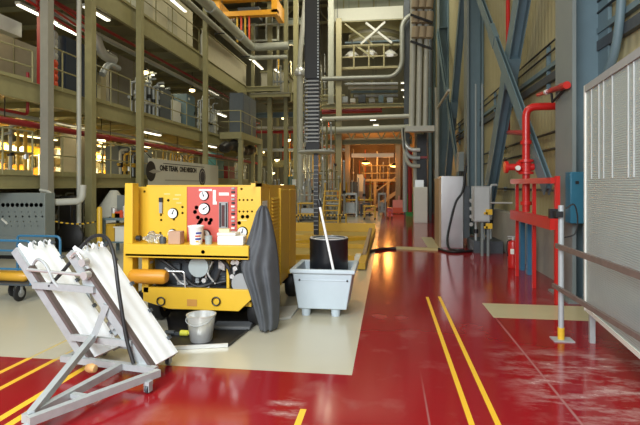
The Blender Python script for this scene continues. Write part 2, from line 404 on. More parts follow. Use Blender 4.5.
part('valve_body', v, firered, t); part('valve_cap', MB().lathe([(0,0),(.04,0),(.04,.05),(0,.05)],(FX-.16,yR-.1,zv-.02),10,'Y'), whitep, t)
for zz in (2.3,1.3): part('flange', MB().lathe([(.06,-.03),(.09,-.03),(.09,.03),(.06,.03)],(FX,yR,zz),14), firered, t)
qv = onX(508,133,2.85)
solo('fire_pipe', MB().path(arc_pts([(2.85,qv.y,9.),(2.85,qv.y,qv.z),(2.78,qv.y-.35,qv.z-.02),(2.29,yR+.06,2.46)],.15),.05,10), firered, 'thin red pipe dropping behind the wide brace and joining the tall red riser', 'pipe')
# dark pipes added to darken the far right corner
for k,(px,r,m) in enumerate(((430,.16,darkgrey),(434,.10,bluegrey),(426,.13,blackm))):
    q = onY(px,185,27.5+.5*k); solo('service_pipe', MB().tube((q.x,q.y,0),(q.x,q.y,13),r,10), m, ['dark grey service pipe in the far right corner behind the white locker','slim blue-grey service pipe in the far right corner','black service pipe in the far right corner, leftmost of three'][k], 'pipe', group='far corner service pipes')
# red nozzle on column
t = thing('fire_nozzle', 'red fire hose nozzle bracketed on the steel column', 'nozzle', onX(556,92,2.42))
a = onX(538,95,2.42); b = onX(567,85,2.42)
part('barrel', MB().path([a,a.lerp(b,.45),a.lerp(b,.5),a.lerp(b,.8),a.lerp(b,.82),b],[.03,.028,.042,.036,.05,.052],12), firered, t)
part('bracket', MB().path([a.lerp(b,.5),a.lerp(b,.5)+V((0,-.05,-.18)),V((2.48,7.3,a.z-.1))],.02,8), blackm, t)
part('collar', MB().path([a.lerp(b,.3),a.lerp(b,.36)],.04,12), silver, t)
# fire extinguisher
def extinguisher(p, lab):
    t = thing('fire_extinguisher', lab, 'fire extinguisher', p)
    x,y,z = p
    part('cylinder', MB().lathe([(0,0),(.09,0),(.098,.02),(.098,.45),(.085,.50),(.03,.53),(0,.53)],p,18), firered, t)
    part('valve_head', MB().lathe([(0,.53),(.025,.53),(.025,.59),(0,.59)],p,10).obox((x-.03,y,z+.60),(.14,.025,.018)).obox((x-.03,y,z+.565),(.12,.02,.012)), silver, t)
    part('hose', MB().path(spline([(x-.02,y,z+.53),(x-.10,y,z+.5),(x-.115,y-.01,z+.35),(x-.1,y-.01,z+.22)],6),.011,6), black, t)
    part('label_sticker', MB().grid(lambda u,v:(x+.0995*math.cos(-2.3+.7*u),y+.0995*math.sin(-2.3+.7*u),z+.27+.1*v),7,2), whitep, t)
e = onZ(513,267.5); extinguisher((e.x,e.y,0), 'red fire extinguisher standing at the left end of the red pipe rack')
t = thing('pipe_support_stand', 'pair of blue posts behind the red pipe rack', 'stand', (2.5,yE+.6,0))
for px in (522,529):
    p = onX(px,222,2.5); part('post', MB().box(2.46,2.54,p.y-.06,p.y+.06,0,p.z), mat('bright_blue_paint', (.04,.16,.28), .4), t)
part('top_plate', MB().box(2.44,2.56,onX(531,222,2.5).y,onX(520,222,2.5).y,p.z,p.z+.03), mat('bright_blue_paint', (.04,.16,.28)), t)
# small grey box on posts
yb = 11.35; a = onY(474,222,yb); b = onY(490,186,yb)
t = thing('control_box', 'small pale grey control box standing on two posts near the wall', 'box', (a.x,yb,0))
part('body', MB().box(a.x,b.x,yb,yb+.35,a.z,b.z), midgrey, t, bevel=.01)
part('door', MB().box(a.x+.02,b.x-.02,yb-.012,yb,a.z+.03,b.z-.03), mat('light_grey_paint', (.42,.44,.44), .4), t)
for px in (483,489): 
    q = onY(px,200,yb); part('post', MB().tube((q.x,yb+.1,0),(q.x,yb+.1,a.z),.035,10), greysteel, t)
for py in (212,226):
    q = onY(489,py,yb-.03); part('yellow_label', MB().obox((q.x,yb-.03,q.z),(.14,.03,.12)).obox((q.x-.07,yb-.03,q.z-.03),(.08,.03,.05)), yellow, t)
for px in (477.5,484): q = onY(px,180,yb); part('conduit', MB().tube((q.x,yb+.2,b.z),(q.x,yb+.2,3.9),.025,8), greysteel, t)
part('pipe_arm', MB().tube((b.x,yb+.1,onY(490,203,yb).z),(b.x+.5,yb+.1,onY(490,203,yb).z),.02,8), silver, t)
# tall silver cabinet
yc = onZ(452,248).y; a = onY(441,248,yc); b = onY(463.5,176,yc)
t = thing('silver_cabinet', 'tall shiny silver cabinet with a black hose down its front', 'cabinet', (a.x,yc,0))
part('body', MB().box(a.x,b.x,yc,yc+.9,0.0,b.z), alum, t, bevel=.012)
part('front_panel', MB().box(a.x+.015,b.x-.015,yc-.012,yc,.05,.95), alum, t); part('front_panel', MB().box(a.x+.015,b.x-.015,yc-.012,yc,.98,b.z-.03), alum, t)
part('side_board', MB().box(a.x-.04,a.x,yc+.02,yc+1.3,0,b.z-.06), tanboard, t, label='tan board on the left side of the cabinet')
vv = MB().box(b.x,b.x+.16,yc+.05,yc+.4,.25,b.z-.25)
part('side_box', vv, darkgrey, t)
for z in (.6,.8,1.0,1.2): part('side_valve', MB().lathe([(0,-.06),(.05,-.06),(.05,.06),(0,.06)],(b.x+.2,yc+.1,z),10,'Y'), silver, t)
solo('black_hose', MB().path(spline([onY(466,166,yc-.05),onY(463,190,yc-.05),onY(456,202,yc-.06),onY(451,220,yc-.08),onY(447.5,238,yc-.09),onZ(449,248.2,.03),onZ(456,250,.03),onZ(464,250,.03)],8),.028,8), black, 'black hose looping down the front of the silver cabinet', 'hose')
solo('floor_cable', MB().path(spline([onZ(360,260,.03),onZ(366,254,.03),onZ(374,250.5,.03),onZ(386,248.7,.03),onZ(396,248.6,.03)],8),.035,8), black, 'black cable curving over the floor behind the plastic tub', 'cable')
cA = onZ(396,248.6); cB = onZ(438,250.2)
cb = MB(); d = (cB-cA).normalized(); n = V((-d.y,d.x,0))
for k, (w, z) in enumerate(((.13,0.0),(.05,.045))): pass
q = [cA-n*.13, cB-n*.13, cB-n*.05+V((0,0,.05)), cA-n*.05+V((0,0,.05)), cB+n*.05+V((0,0,.05)), cA+n*.05+V((0,0,.05)), cB+n*.13, cA+n*.13]
vv = [cb.b.verts.new(p+V((0,0,.002))) for p in q]
for f in ((0,1,2,3),(3,2,4,5),(5,4,6,7),(0,7,6,1),(0,3,5,7),(1,6,4,2)): cb._f([vv[i] for i in f])
solo('cable_ramp', cb, mat('cable_ramp_beige', (.42,.33,.17), .5), 'beige cable ramp lying across the red aisle', 'cable ramp')
solo('floor_cable', MB().path(spline([cB+V((.03,.03,.03)),onZ(446,251,.03),onZ(455,252,.03),onZ(470,251,.03),onZ(480,250,.03)],8),.03,8), black, 'black cable on the floor at the foot of the silver cabinet', 'cable')
# box and junction hung on second column
q = onX(458,158,2.44)
t = thing('junction_box', 'grey junction box with cables on the second steel column', 'box', (2.44,q.y,q.z-.5))
part('body', MB().box(2.22,2.39,16.0,16.5,onX(464,172,2.4).z,onX(464,152,2.4).z), greysteel, t, bevel=.01)
cc = MB()
for k in range(4): cc.path(spline([(2.26+.05*k,15.97,onX(464,172,2.4).z+.02),(2.24+.06*k,15.9,1.7),(2.2+.07*k,15.8,1.0),(2.2+.08*k,15.9,.3)],5),.025,6)
part('cables', cc, black, t)
t = thing('standpipe', 'thin pale pipe bent over at its top beside the silver cabinet', 'pipe', onX(438,190,2.3))
q1 = onX(437.5,108,2.2); part('pipe', MB().path(arc_pts([(2.2,q1.y,.0),(2.2,q1.y,q1.z),(2.2,onX(449,108,2.2).y,q1.z)],.2),.05,10), pipewht, t)
t = thing('machine_base', 'dark low machinery bolted to the floor right of the silver cabinet', 'machine', (2.2,12.3,0))
part('base', MB().box(2.0,2.66,11.9,12.9,0,.28), darkgrey, t)
for k,(x,h) in enumerate(((2.08,1.3),(2.3,.9),(2.5,1.6))):
    part('pipe', MB().path(arc_pts([(x,12.1+.2*k,.28),(x,12.1+.2*k,h),(x+.15,12.1+.2*k,h)],.1),.03,8), galv, t)
    part('valve', MB().lathe([(0,-.05),(.06,-.05),(.06,.05),(0,.05)],(x,12.1+.2*k,.5+.1*k),10), blackm, t)
# white locker further down
yw = onZ(421,223).y; a = onY(414,223,yw); b = onY(427.5,187,yw)
t = thing('white_locker', 'whitish upright locker far down the right side of the aisle', 'locker', (a.x,yw,0))
part('body', MB().box(a.x,b.x,yw,yw+.8,0,b.z), whitep, t, bevel=.015); part('door', MB().box(a.x+.03,b.x-.03,yw-.015,yw,.08,b.z-.05), whitep, t)
part('top_unit', MB().box(a.x+.05,b.x-.15,yw+.1,yw+.6,b.z,onY(420,180,yw).z), silver, t)
q = onY(407,204,25.5); solo('green_crate', MB().box(q.x-.05,q.x+.5,25.4,26,0,1.15).box(q.x-.08,q.x+.53,25.37,26.03,1.0,1.05), green, 'green crate at the far end of the aisle', 'crate')
# ================================================================= FOREGROUND: white ramps on a wheeled frame
O = onZ(152.5,367.5,.105); O.z = 0
t = thing('ramp_trolley', 'wheeled galvanised frame carrying two white leaning ramp boards', 'trolley', O, rz=math.radians(-9))
LN = math.hypot(.81,.95); SL = V((-.81,0,.95)).normalized(); NR = V((.95,0,.81)).normalized()
def ramp(dx):
    W = .33; nu = 37; b = MB()
    def prof(u): # wavy section
        return .0018*math.sin(u*PI*2*2.5)*(1 if .06 < u < .94 else .3)
    base = V((dx,0,.105))
    def f(off):
        return lambda u,v: base + SL*(LN*v*(1-.05*abs(math.sin(u*PI*3)))) + V((0,W*u,0)) + NR*(prof(u)+off)
    b.grid(f(.035), nu, 12); b.grid(f(.0), nu, 12)
    # close edges
    vs = b.b.verts; bmesh.ops.remove_doubles(b.b, verts=list(vs), dist=1e-5)
    ed = [e for e in b.b.edges if e.is_boundary]; bmesh.ops.bridge_loops(b.b, edges=ed)
    r = part('ramp_board', b, mat('glossy_white', (.89,.93,.96), .35, var=.02), t, local=True)
    base = V((dx,0,.105))
    # channel along the near edge
    ch = MB(); p0 = base+V((0,-.022,0))-NR*.01; p1 = p0+SL*(LN*.98)
    ch.bar(p0-NR*.02,p1-NR*.02,.03,.075,up=NR); part('edge_channel', ch, galv, r, local=True)
    st = MB(); st.bar(base+V((0,-.02,0))+NR*.024, base+V((0,-.02,0))+NR*.024+SL*LN*.80, .055,.024,up=NR); part('edge_strip', st, dkbrown, r, local=True, label='dark strip along the near edge of the board')
    part('back_channel', MB().bar(base+V((0,W+.015,0))-NR*.03,base+V((0,W+.015,0))-NR*.03+SL*LN*.95,.03,.06,up=NR), galv, r, local=True)
    for s in (.12,.36,.6,.82,.96):
        part('clip', MB().obox(base+SL*LN*s+V((0,W-.005,0))+NR*.045,(.03,.035,.025),Matrix((SL,V((0,1,0)),NR)).transposed()), darkgrey, r, local=True)
    for k in (.25,.62):
        pp = base+SL*(LN*.93)+V((0,W*k,0))+NR*.05
        part('hook', MB().path(spline([pp,pp+SL*.04+NR*.02,pp+SL*.05+NR*.045,pp+SL*.02+NR*.055],5),.007,6), galv, r, local=True)
    return r
ramp(0.0); ramp(-.61)
TIP = V((-.17,-1.03,.115)); B1 = V((.13,-.10,.115)); B2 = V((-.25,-.09,.115))
fr = MB(); 
part('base_beam', MB().bar(TIP,B1,.05,.055), galv, t, local=True); part('base_beam', MB().bar(TIP+V((-.05,.02,0)),B2,.05,.055), galv, t, local=True)
part('base_beam', MB().bar((-.86,-.06,.115),(.08,-.06,.115),.05,.05), galv, t, local=True); part('base_beam', MB().bar((-.86,.38,.115),(-.05,.38,.115),.05,.05), galv, t, local=True)
part('base_beam', MB().bar((-.08,-.06,.115),(-.08,.38,.115),.045,.045), galv, t, local=True)
part('base_beam', MB().bar((-.82,-.06,.115),(-.82,.38,.115),.045,.045), galv, t, local=True)
part('tie_bar', MB().bar(TIP.lerp(B1,.42),TIP.lerp(B2,.42),.045,.03), galv, t, local=True)
part('cross_bar', MB().bar((-.78,-.05,.30),(-.16,-.05,.30),.035,.05), galv, t, local=True)
part('cross_bar', MB().bar((-1.18,-.05,.72),(-.53,-.05,.72),.04,.055), galv, t, local=True)
part('cross_bar', MB().tube((-1.24,-.06,.855),(-.64,-.06,.84),.014,10), silver, t, local=True)
part('strut', MB().bar(TIP.lerp(B2,.0)+V((-.03,.05,.02)),(-.50,-.10,.34),.045,.05), galv, t, local=True)
part('strut', MB().bar((-.50,-.10,.34),(-.42,-.04,.60),.045,.05), galv, t, local=True)
part('strut', MB().bar((-.86,.38,.12),(-1.0,.36,.70),.04,.05), galv, t, local=True)
for (x,y,z,sx) in ((-.44,.08,.52,.16),(-.40,.10,.40,.14),(-.30,.12,.33,.12)):
    part('bracket_block', MB().obox((x,y,z),(sx,.14,.11),Matrix.Rotation(.85,3,'Y')), galv, t, local=True, bevel=.008)
    part('bolt', MB().lathe([(0,-.02),(.022,-.02),(.022,.02),(0,.02)],(x,y-.08,z),10,'Y'), silver, t, local=True)
def castor(x,y):
    c = part('castor', MB().obox((x,y,.078),(.05,.05,.03)).obox((x-.02,y,.05),(.006,.045,.07)).obox((x+.02,y,.05),(.006,.045,.07)), galv, t, local=True)
    part('wheel', MB().lathe([(0,-.012),(.034,-.012),(.037,-.006),(.037,.006),(.034,.012),(0,.012)],(x,y,.037),16,'X'), darkgrey, c, local=True)
for x,y in ((-.185,-1.02),(.12,-.22),(-.08,.34),(-.80,.38)): castor(x,y)
part('float_ball', MB().lathe([(0,-.045),(.028,-.04),(.038,0),(.028,.04),(0,.045)],(-.36,-.28,.16),14,'X'), mat('orange_brown_ball',(.72,.40,.16),.5), t, local=True, label='orange-brown roller on the base')
part('cable', MB().path(spline([(-1.00,-.06,.72),(-.86,.0,.90),(-.74,.05,1.08),(-.62,.06,1.16),(-.48,.04,1.14),(-.36,-.02,1.00),(-.28,-.06,.72),(-.20,-.07,.36),(-.12,-.08,.15)],8),.016,8), black, t, local=True)
part('cable', MB().path(spline([(-1.2,-.04,.9),(-1.12,-.06,.95),(-1.02,-.07,.9),(-.95,-.07,.78),(-.90,-.06,.72)],8),.013,8), galv, t, local=True)
part('lamp_arm', MB().path(spline([(-.78,-.05,.98),(-.70,-.07,1.03),(-.62,-.07,.95)],5),.014,8).lathe([(0,-.03),(.035,-.03),(.035,.03),(0,.03)],(-.62,-.07,.95),12,'Y').lathe([(0,-.03),(.035,-.03),(.035,.03),(0,.03)],(-.60,-.07,.84),12,'Y'), silver, t, local=True)

# ================================================================= YELLOW SERVICE CART
X0, X1, YF, YB = -2.93, -1.39, 5.26, 7.3
def cy(px,py,y=YF): return onY(px,py,y)
t = thing('service_cart', 'yellow wheeled service cart with a red and yellow gauge panel', 'cart', (-2.15,6.2,0))
cart = t
part('floor_pan', MB().box(X0+.05,X1-.05,YF+.05,YB-.05,.28,.36), blackm, t)
sd = MB().box(X0,X0+.04,YF+.45,YB,.36,1.58); part('side_wall', sd, yellow, t)
part('back_wall', MB().box(X0,X1,YB-.04,YB,.36,1.58), yellow, t)
part('roof', MB().box(X0,X1-.1,YF+.40,YB-.6,1.56,1.60), yellow, t)
# right side with louvred doors
rs = part('side_wall', MB().box(X1-.04,X1,YF+.42,YB,.31,1.60), yellow, t)
lz = .52
lou = MB()
for i in range(24):
    z = .46+i*.042
    lou.prism([(X1,z),(X1+.02,z-.008),(X1+.02,z+.004),(X1,z+.026)],'Y',YF+.52,YF+.86)
lo = part('louvres', lou, yellow, rs)
part('door', MB().box(X1,X1+.022,YF+1.02,YF+1.50,.36,1.54), yellow, t, bevel=.006); part('door', MB().box(X1,X1+.022,YF+1.53,YF+1.98,.36,1.54), yellow, t, bevel=.006)
part('corner_post', MB().box(X1-.05,X1+.03,YF+.90,YF+.99,.31,1.56), yellow, t, bevel=.01)
part('corner_post', MB().box(X1-.05,X1+.01,YF-.03,YF+.03,.31,1.62), yellow, t)
part('hood', MB().prism([(YF-.03,1.58),(YF+.45,1.58),(YF+.45,1.60),(YF-.03,1.62)],'X',X1-.10,X1+.01), yellow, t)
part('side_gusset', MB().prism([(YF+.03,.85),(YF+.44,.85),(YF+.44,1.58),(YF+.03,1.58)],'X',X1-.03,X1-.005), yellow, t)
part('white_label', MB().box(X1-.005,X1+.002,YF+.10,YF+.3,1.2,1.42), whitep, t)
# left front post
part('side_post', MB().prism([(X0-.02,.36),(X0+.10,.36),(X0+.10,1.62),(X0+.01,1.62)],'Y',YF-.12,YF+.02), yellow, t, bevel=.005)
part('side_post', MB().box(X0-.06,X0+.0,YF+.15,YF+.25,1.0,1.45), yellow_d, t)
# ledge
lA = onY(126,257,5.08); lB = onY(246,246,5.08)
part('ledge', MB().box(lA.x,X1-.08,5.06,YF+.2,lA.z+.01,lA.z+.045).box(lA.x,X1-.08,5.06,5.09,lA.z-.0,lB.z), yellow, t, bevel=.006)
ZL = lB.z; q = onY(203,252,5.06); part('ledge_bolt', MB().lathe([(0,-.012),(.022,-.012),(.022,0),(0,0)],(q.x,5.06,q.z),14,'Y'), blackm, t)
part('shelf_plate', MB().box(lA.x+.02,X1-.08,5.09,YF+.2,ZL-.03,ZL-.0), yellow, t)
# panels
YP = YF+.13
pL = onY(140,190,YP).x; pM = onY(187,190,YP).x; pR = onY(237,190,YP).x; pE = X1-.05
def panel(name,x0,x1,m,lab=None): return part(name, MB().box(x0,x1,YP,YP+.03,ZL,1.58), m, t, bevel=.004, label=lab)
P1 = panel('gauge_panel',pL-.04,pM-.003,yellow,'left yellow gauge panel'); P2 = panel('gauge_panel',pM,pR,panelred,'red gauge panel'); P3 = panel('gauge_panel',pR+.003,pE,yellow,'right yellow gauge panel')
def gauge(P,px,py,r):
    r *= 1.1
    q = onY(px,py,YP); g = MB()
    g.lathe([(0,-.025),(r*.88,-.025),(r*.9,-.034),(r,-.034),(r,0),(0,0)],(q.x,YP,q.z),22,'Y'); o = part('gauge', g, [silver], P)
    if True:
        f = MB().lathe([(0,.0),(r*.86,0),(r*.86,-.004),(0,-.004)],(q.x,YP-.026,q.z),20,'Y')
        f.m = 1; a = random.uniform(.5,2.6); f.bar((q.x-math.cos(a)*r*.2,YP-.0285,q.z-math.sin(a)*r*.2),(q.x+math.cos(a)*r*.7,YP-.0285,q.z+math.sin(a)*r*.7),.008,.004,up=(0,1,0))
        f.lathe([(0,-.0),(r*.15,0),(r*.15,-.006),(0,-.006)],(q.x,YP-.028,q.z),8,'Y')
        part('gauge_face', f, [dialw, blackm], P)
gauge(P1,173.3,213.3,.058); gauge(P1,172.6,233.5,.05)
for px,py,r in ((204.3,195.6,.052),(204.5,208.8,.064),(205.7,234.6,.056)): gauge(P2,px,py,r)
gauge(P3,242.7,231.8,.056)
def pbox(P,name,px0,py0,px1,py1,m,d=.012,lab=None):
    a = onY(px0,py1,YP); b = onY(px1,py0,YP); return part(name, MB().box(a.x,b.x,YP-d,YP,a.z,b.z), m, P, label=lab)
def knob(P,px,py,r=.022,m=None,d=.04):
    q = onY(px,py,YP); part('knob', MB().lathe([(0,-d),(r*.8,-d),(r,-d*.7),(r,0),(0,0)],(q.x,YP,q.z),12,'Y'), m or blackm, P)
pbox(P1,'sight_glass',160.2,198,163,213,midgrey,.03); pbox(P1,'sight_glass_cap',160,197.5,163.3,202,blackm,.034)
for px,py in ((182.5,207),(182.5,213),(174,219.5),(182,233),(161,215),(161.2,220),(160.5,233)): knob(P1,px,py,.014)
for px,py,w in ((167,194,6),(178,195,6),(176,199,6),(179,203,5)): pbox(P1,'label_plate',px-w/2,py-.6,px+w/2,py+.6,mat('panel_label_tan',(.75,.55,.2),.5),.003)
knob(P1,168.3,200.3,.016,whitep,.02); knob(P1,144.5,191.5,.014,mat('dull_brass',(.4,.28,.08),.4)); 
pbox(P2,'title_plate',199,189,212,191,whitep,.004); pbox(P2,'label_plate',219,192.5,229,195.5,whitep,.004)
pbox(P2,'label_plate',213,190,216,202,whitep,.006)
pbox(P2,'label_plate',213,201.5,217,204.5,whitep,.008)
pbox(P2,'sight_glass',219.5,202,228.3,228,midgrey,.02); pbox(P2,'sight_glass_tube',222.3,205,225.3,226,dglass,.03)
pbox(P2,'scale_strip',220,203,221.6,227,blackm,.024); pbox(P2,'scale_strip',226.3,203,227.8,227,blackm,.024)
for px,py in ((196.5,207.5),(198,217.5),(201.5,219.8),(195,212),(206,219.5),(211,220),(209.5,223),(198.5,224.5),(200,222)): knob(P2,px,py,.024,random.choice([silver,silver,midgrey,blackm]),.06)
for i in range(15): pbox(P2,'switch',232-(i%2)*.3,187.5+3.6*i,235,189.3+3.6*i,[midgrey,blackm,whitep][i%3],.02)
for i,px in enumerate((239.5,243.5,247.5,252)): knob(P3,px,200,.012); knob(P3,px,211.5,.012,silver)
knob(P3,242.6,216.7,.022,blackm,.05); knob(P3,247.4,216.7,.022,blackm,.05); knob(P3,239.3,223,.022,mat('dull_brass',(.4,.28,.08),.4),.02); knob(P3,241.5,189,.014,mat('dull_brass',(.4,.28,.08),.4),.015)
pbox(P3,'label_plate',239,219.7,247,221,mat('panel_label_tan',(.75,.55,.2)),.003)
# lower front
YBm = 5.16
a = onY(143,308,YBm); b = onY(252,290,YBm); zt2 = b.z; zb = a.z
bx0 = onY(143,291,YBm).x; bx1 = X1-.02
part('bumper', MB().prism([(bx0,zt2),(bx1,zt2),(bx1,zt2-.05),(bx1-.20,zb),(bx0+.30,zb),(bx0,zb+.08)],'Y',YBm,YBm+.05), yellow, t, bevel=.006)
for px in (161.5,216.5):
    q = onY(px,301,YBm)
    pts = [(q.x+.045*math.cos(k/14*2*PI),YBm-.018,q.z+.045*math.sin(k/14*2*PI)) for k in range(15)]
    part('tie_down_ring', MB().path(pts,.008,8), blackm, t)
a = onY(187,306,YBm); b = onY(197,299.5,YBm); part('nameplate', MB().box(a.x,b.x,YBm-.004,YBm,a.z,b.z), mat('faded_red_plate',(.5,.24,.05),.5), t)
part('lower_rail', MB().box(X0+.25,X1-.1,YBm+.08,YBm+.13,.26,.31), yellow, t)
for px in (147.5,):
    q = onY(px,270,5.2); part('front_post', MB().box(q.x-.045,q.x+.03,5.16,5.26,.40,ZL-.1), yellow, t)
part('front_post', MB().box(X0-.0,X0+.06,5.16,5.30,.36,ZL-.1), yellow, t)
q = onY(229,270,5.3); part('front_post', MB().box(q.x-.015,q.x+.015,5.26,5.32,.36,ZL-.1), yellow, t)
a = onY(131,275.5,5.14); b = onY(168.5,275.5,5.14)
part('air_bottle', MB().lathe([(0,0),(.05,.0),(.075,.03),(.08,.06),(.08,b.x-a.x-.05),(.06,b.x-a.x-.01),(0,b.x-a.x)],(a.x,5.12,a.z),20,'X'), mat('amber_bottle',(.66,.29,.02),.4), t, label='orange air bottle lying along the lower front')
en = part('engine', MB().obox((-2.45,5.62,.62),(.5,.5,.40)).obox((-2.05,5.7,.60),(.5,.6,.46)), darkgrey, t, bevel=.05)
part('engine_block', MB().obox((-1.72,5.75,.6),(.4,.6,.4)), darkgrey, t, bevel=.04)
q = onY(203,265,5.34); part('filter_cap', MB().lathe([(0,-.03),(.105,-.03),(.115,.0),(.115,.16),(0,.16)],(q.x,5.36,q.z),24,'Y'), mat('grey_green_cap',(.33,.38,.38),.45), t)
for p in ([(-2.55,5.3,.74),(-2.35,5.26,.80),(-2.2,5.28,.7),(-2.18,5.3,.5)],[(-2.65,5.28,.5),(-2.3,5.22,.46),(-1.95,5.24,.5),(-1.85,5.26,.66)],[(-2.7,5.3,.8),(-2.5,5.25,.73),(-2.3,5.27,.58),(-2.1,5.22,.47),(-1.8,5.3,.52)],[(-1.9,5.3,.8),(-1.75,5.22,.7),(-1.7,5.25,.5)]):
    part('hose', MB().path(spline(p,7),.02,8), black, t)
q0 = onY(170,275,5.2); part('bent_rod', MB().path(arc_pts([onY(155,271,5.18),onY(184,271.5,5.18),onY(185.5,290,5.18)],.03),.009,8), silver, t)
q = onY(242,283,5.22); part('fan_disc', MB().lathe([(0,-.03),(.03,-.03),(.03,-.01),(.10,-.02),(.11,.0),(.11,.05),(0,.05)],(q.x,5.24,q.z),20,'Y'), midgrey, t)
for k,(px,py) in enumerate(((234,262),(236,268),(233,276),(238,262),(150,262),(205,280))):
    q = onY(px,py,5.24); part('fitting', MB().lathe([(0,-.03),(.02,-.03),(.026,0),(.026,.05),(0,.05)],(q.x,5.25,q.z),10,'Y').tube((q.x,5.27,q.z),(q.x,5.27,q.z+.07),.012,8), silver, t)
for px in (196,207): q = onY(px,287,5.24); part('fitting', MB().obox((q.x,5.26,q.z),(.06,.06,.035)), midgrey, t)
for k,(px,py,w,h) in enumerate(((176,267,10,7),(183,284,12,5),(222,266,7,9),(222,280,9,7),(196,281,8,4))):
    q = onY(px,py,5.33); part('engine_fitting', MB().obox((q.x,5.36,q.z),(w*.011,.10,h*.011)).tube((q.x-w*.006,5.34,q.z+h*.006),(q.x+w*.006,5.30,q.z+h*.006),.014,8), [darkgrey,midgrey,silver,darkgrey,galv][k], t, bevel=.006)
for p in ([(-1.95,5.28,.74),(-1.98,5.22,.62),(-1.9,5.24,.5)],[(-2.5,5.26,.66),(-2.38,5.22,.6),(-2.3,5.24,.5),(-2.1,5.22,.44)]): part('tube_line', MB().path(spline(p,6),.010,8), silver, t)
# wheels
def wheel(x,y,r=.21,w=.14):
    o = part('wheel', MB().lathe([(r*.55,-w/2),(r*.9,-w/2),(r,-w*.3),(r,w*.3),(r*.9,w/2),(r*.55,w/2)],(x,y,r),26,'X'), black, t)
    part('hub', MB().lathe([(0,-w*.32),(r*.5,-w*.4),(r*.58,-w*.3),(r*.58,w*.3),(r*.5,w*.4),(0,w*.32)],(x,y,r),18,'X'), yellow_d, o)
wheel(X0+.24,5.55); wheel(X1-.1,5.5); wheel(X0+.24,6.9); wheel(X1+.02,6.95)
part('axle', MB().tube((X0+.24,5.55,.21),(X1-.1,5.5,.21),.03,10), blackm, t); part('axle', MB().tube((X0+.24,6.9,.21),(X1,6.95,.21),.03,10), blackm, t)
part('tow_bar', MB().bar((X1-.02,6.7,.40),(X1+.35,6.75,.40),.06,.05), yellow, t)
# things on the ledge
ZS = ZL
q = onY(194,240,5.13)
t = thing('paper_tub', 'white tub with coloured print on the cart ledge', 'tub', (q.x,5.155,ZS))
part('body', MB().lathe([(0,.0),(.066,.0),(.085,.185),(.09,.19),(.09,.205),(.08,.205),(.06,.02),(0,.02)],(q.x,5.185,ZS),22), white, t)
for k,(a0,a1,z0,z1,m) in enumerate(((-1.3,-.35,.05,.07,mat('print_blue',(.03,.05,.3),.5)),(-1.3,-.5,.085,.10,mat('print_red',(.6,.08,.03),.5)),(-1.2,-.35,.115,.135,mat('print_blue',(.03,.05,.3))),(-1.25,-.8,.025,.04,mat('print_gold',(.7,.4,.05),.5)))):
    part('print', MB().grid(lambda u,v:((q.x+(.0675+.0185*(z0+(z1-z0)*v)/.185)*math.cos(a0+(a1-a0)*u)),5.185+(.0675+.0185*(z0+(z1-z0)*v)/.185)*math.sin(a0+(a1-a0)*u),ZS+z0+(z1-z0)*v),8,2), m, t)
a = onY(168,246,5.12); b = onY(180,232,5.12); solo('cardboard_block', MB().box(a.x,b.x,5.12,5.24,ZS,ZS+.14), cardb, 'small brown block beside the white tub on the cart ledge', 'block', bevel=.006)
a = onY(217,246,5.11); b = onY(243,233,5.11)
t = thing('white_box', 'long white box lying on the cart ledge beside the tarp', 'box', ((a.x+b.x)/2,5.18,ZS))
part('body', MB().box(a.x,b.x,5.11,5.27,ZS,ZS+.10), white, t, bevel=.012); part('lid', MB().box(a.x+.0,b.x-.08,5.10,5.28,ZS+.10,ZS+.135), whitep, t, bevel=.008)
a = onY(219,232,5.2); part('cards', MB().box(a.x,a.x+.12,5.19,5.24,ZS+.135,ZS+.17), mat('yellowish_card',(.75,.65,.35),.6), t)
q = onY(137,242,5.15)
t = thing('clear_bottle', 'clear plastic bottle lying on its side on the ledge, dark cap to the left', 'bottle', (q.x,5.16,ZS))
part('body', MB().lathe([(0,0),(.02,.0),(.022,.03),(.05,.07),(.052,.2),(.048,.215),(0,.215)],(q.x+.05,5.2,ZS+.052),16,'X'), glass, t); part('cap', MB().lathe([(0,0),(.03,0),(.03,.05),(0,.05)],(q.x-.03,5.2,ZS+.052),14,'X'), black, t)
q = onY(149,238,5.2); solo('plastic_sheet', MB().lathe([(.05,0),(.06,.04),(.045,.1),(.02,.13),(0,.132)],(q.x,5.27,ZS),9), glass, 'crumpled clear plastic wrap standing on the ledge behind the bottle', 'plastic wrap')
q = onY(162,243,5.15); solo('small_jar', MB().lathe([(0,0),(.035,0),(.04,.05),(.03,.075),(0,.08)],(q.x,5.17,ZS),14), darkgrey, 'small dark jar on the ledge left of the brown block', 'jar')
q = onY(204.5,243,5.15); solo('grey_mug', MB().lathe([(0,0),(.038,0),(.04,.09),(.036,.09),(.034,.01),(0,.01)],(q.x+.03,5.2,ZS),14), mat('grey_green_cap',(.33,.38,.38)), 'grey cup just right of the white printed tub', 'cup')
# tarp
TY = 5.10
TT = [ # py, px left, px right
 (206,258,262),(212,254,265),(225,250,268.5),(245,243.5,272.5),(258,239,274),(268,237.5,274.5),(276,239.5,275),(290,245,275.5),(310,251,275.5),(325,255.5,275),(334,258,273.5)]
def tarpf(u,v):
    f = v*(len(TT)-1); k = min(len(TT)-2,int(f)); g = f-k
    py,pl,pr = [TT[k][i]*(1-g)+TT[k+1][i]*g for i in range(3)]
    A = onY(pl,py,TY); B = onY(pr,py,TY)
    x = A.x+(B.x-A.x)*u
    wd = (B.x-A.x)
    dep = math.sin(u*PI)**.7*min(.20,wd*.55)*(.4+.6*min(1,v*2))
    fold = (.022*math.sin(u*PI*6+v*3)+.012*math.sin(u*19-v*7))*min(1,v*3)
    y = TY+.09+.10*u*u-dep*.75+fold
    z = max(.02,A.z+(.025*math.sin(u*13) if v > .98 else 0))
    return V((x,y,z))
tb = MB().grid(tarpf, 50, 30)
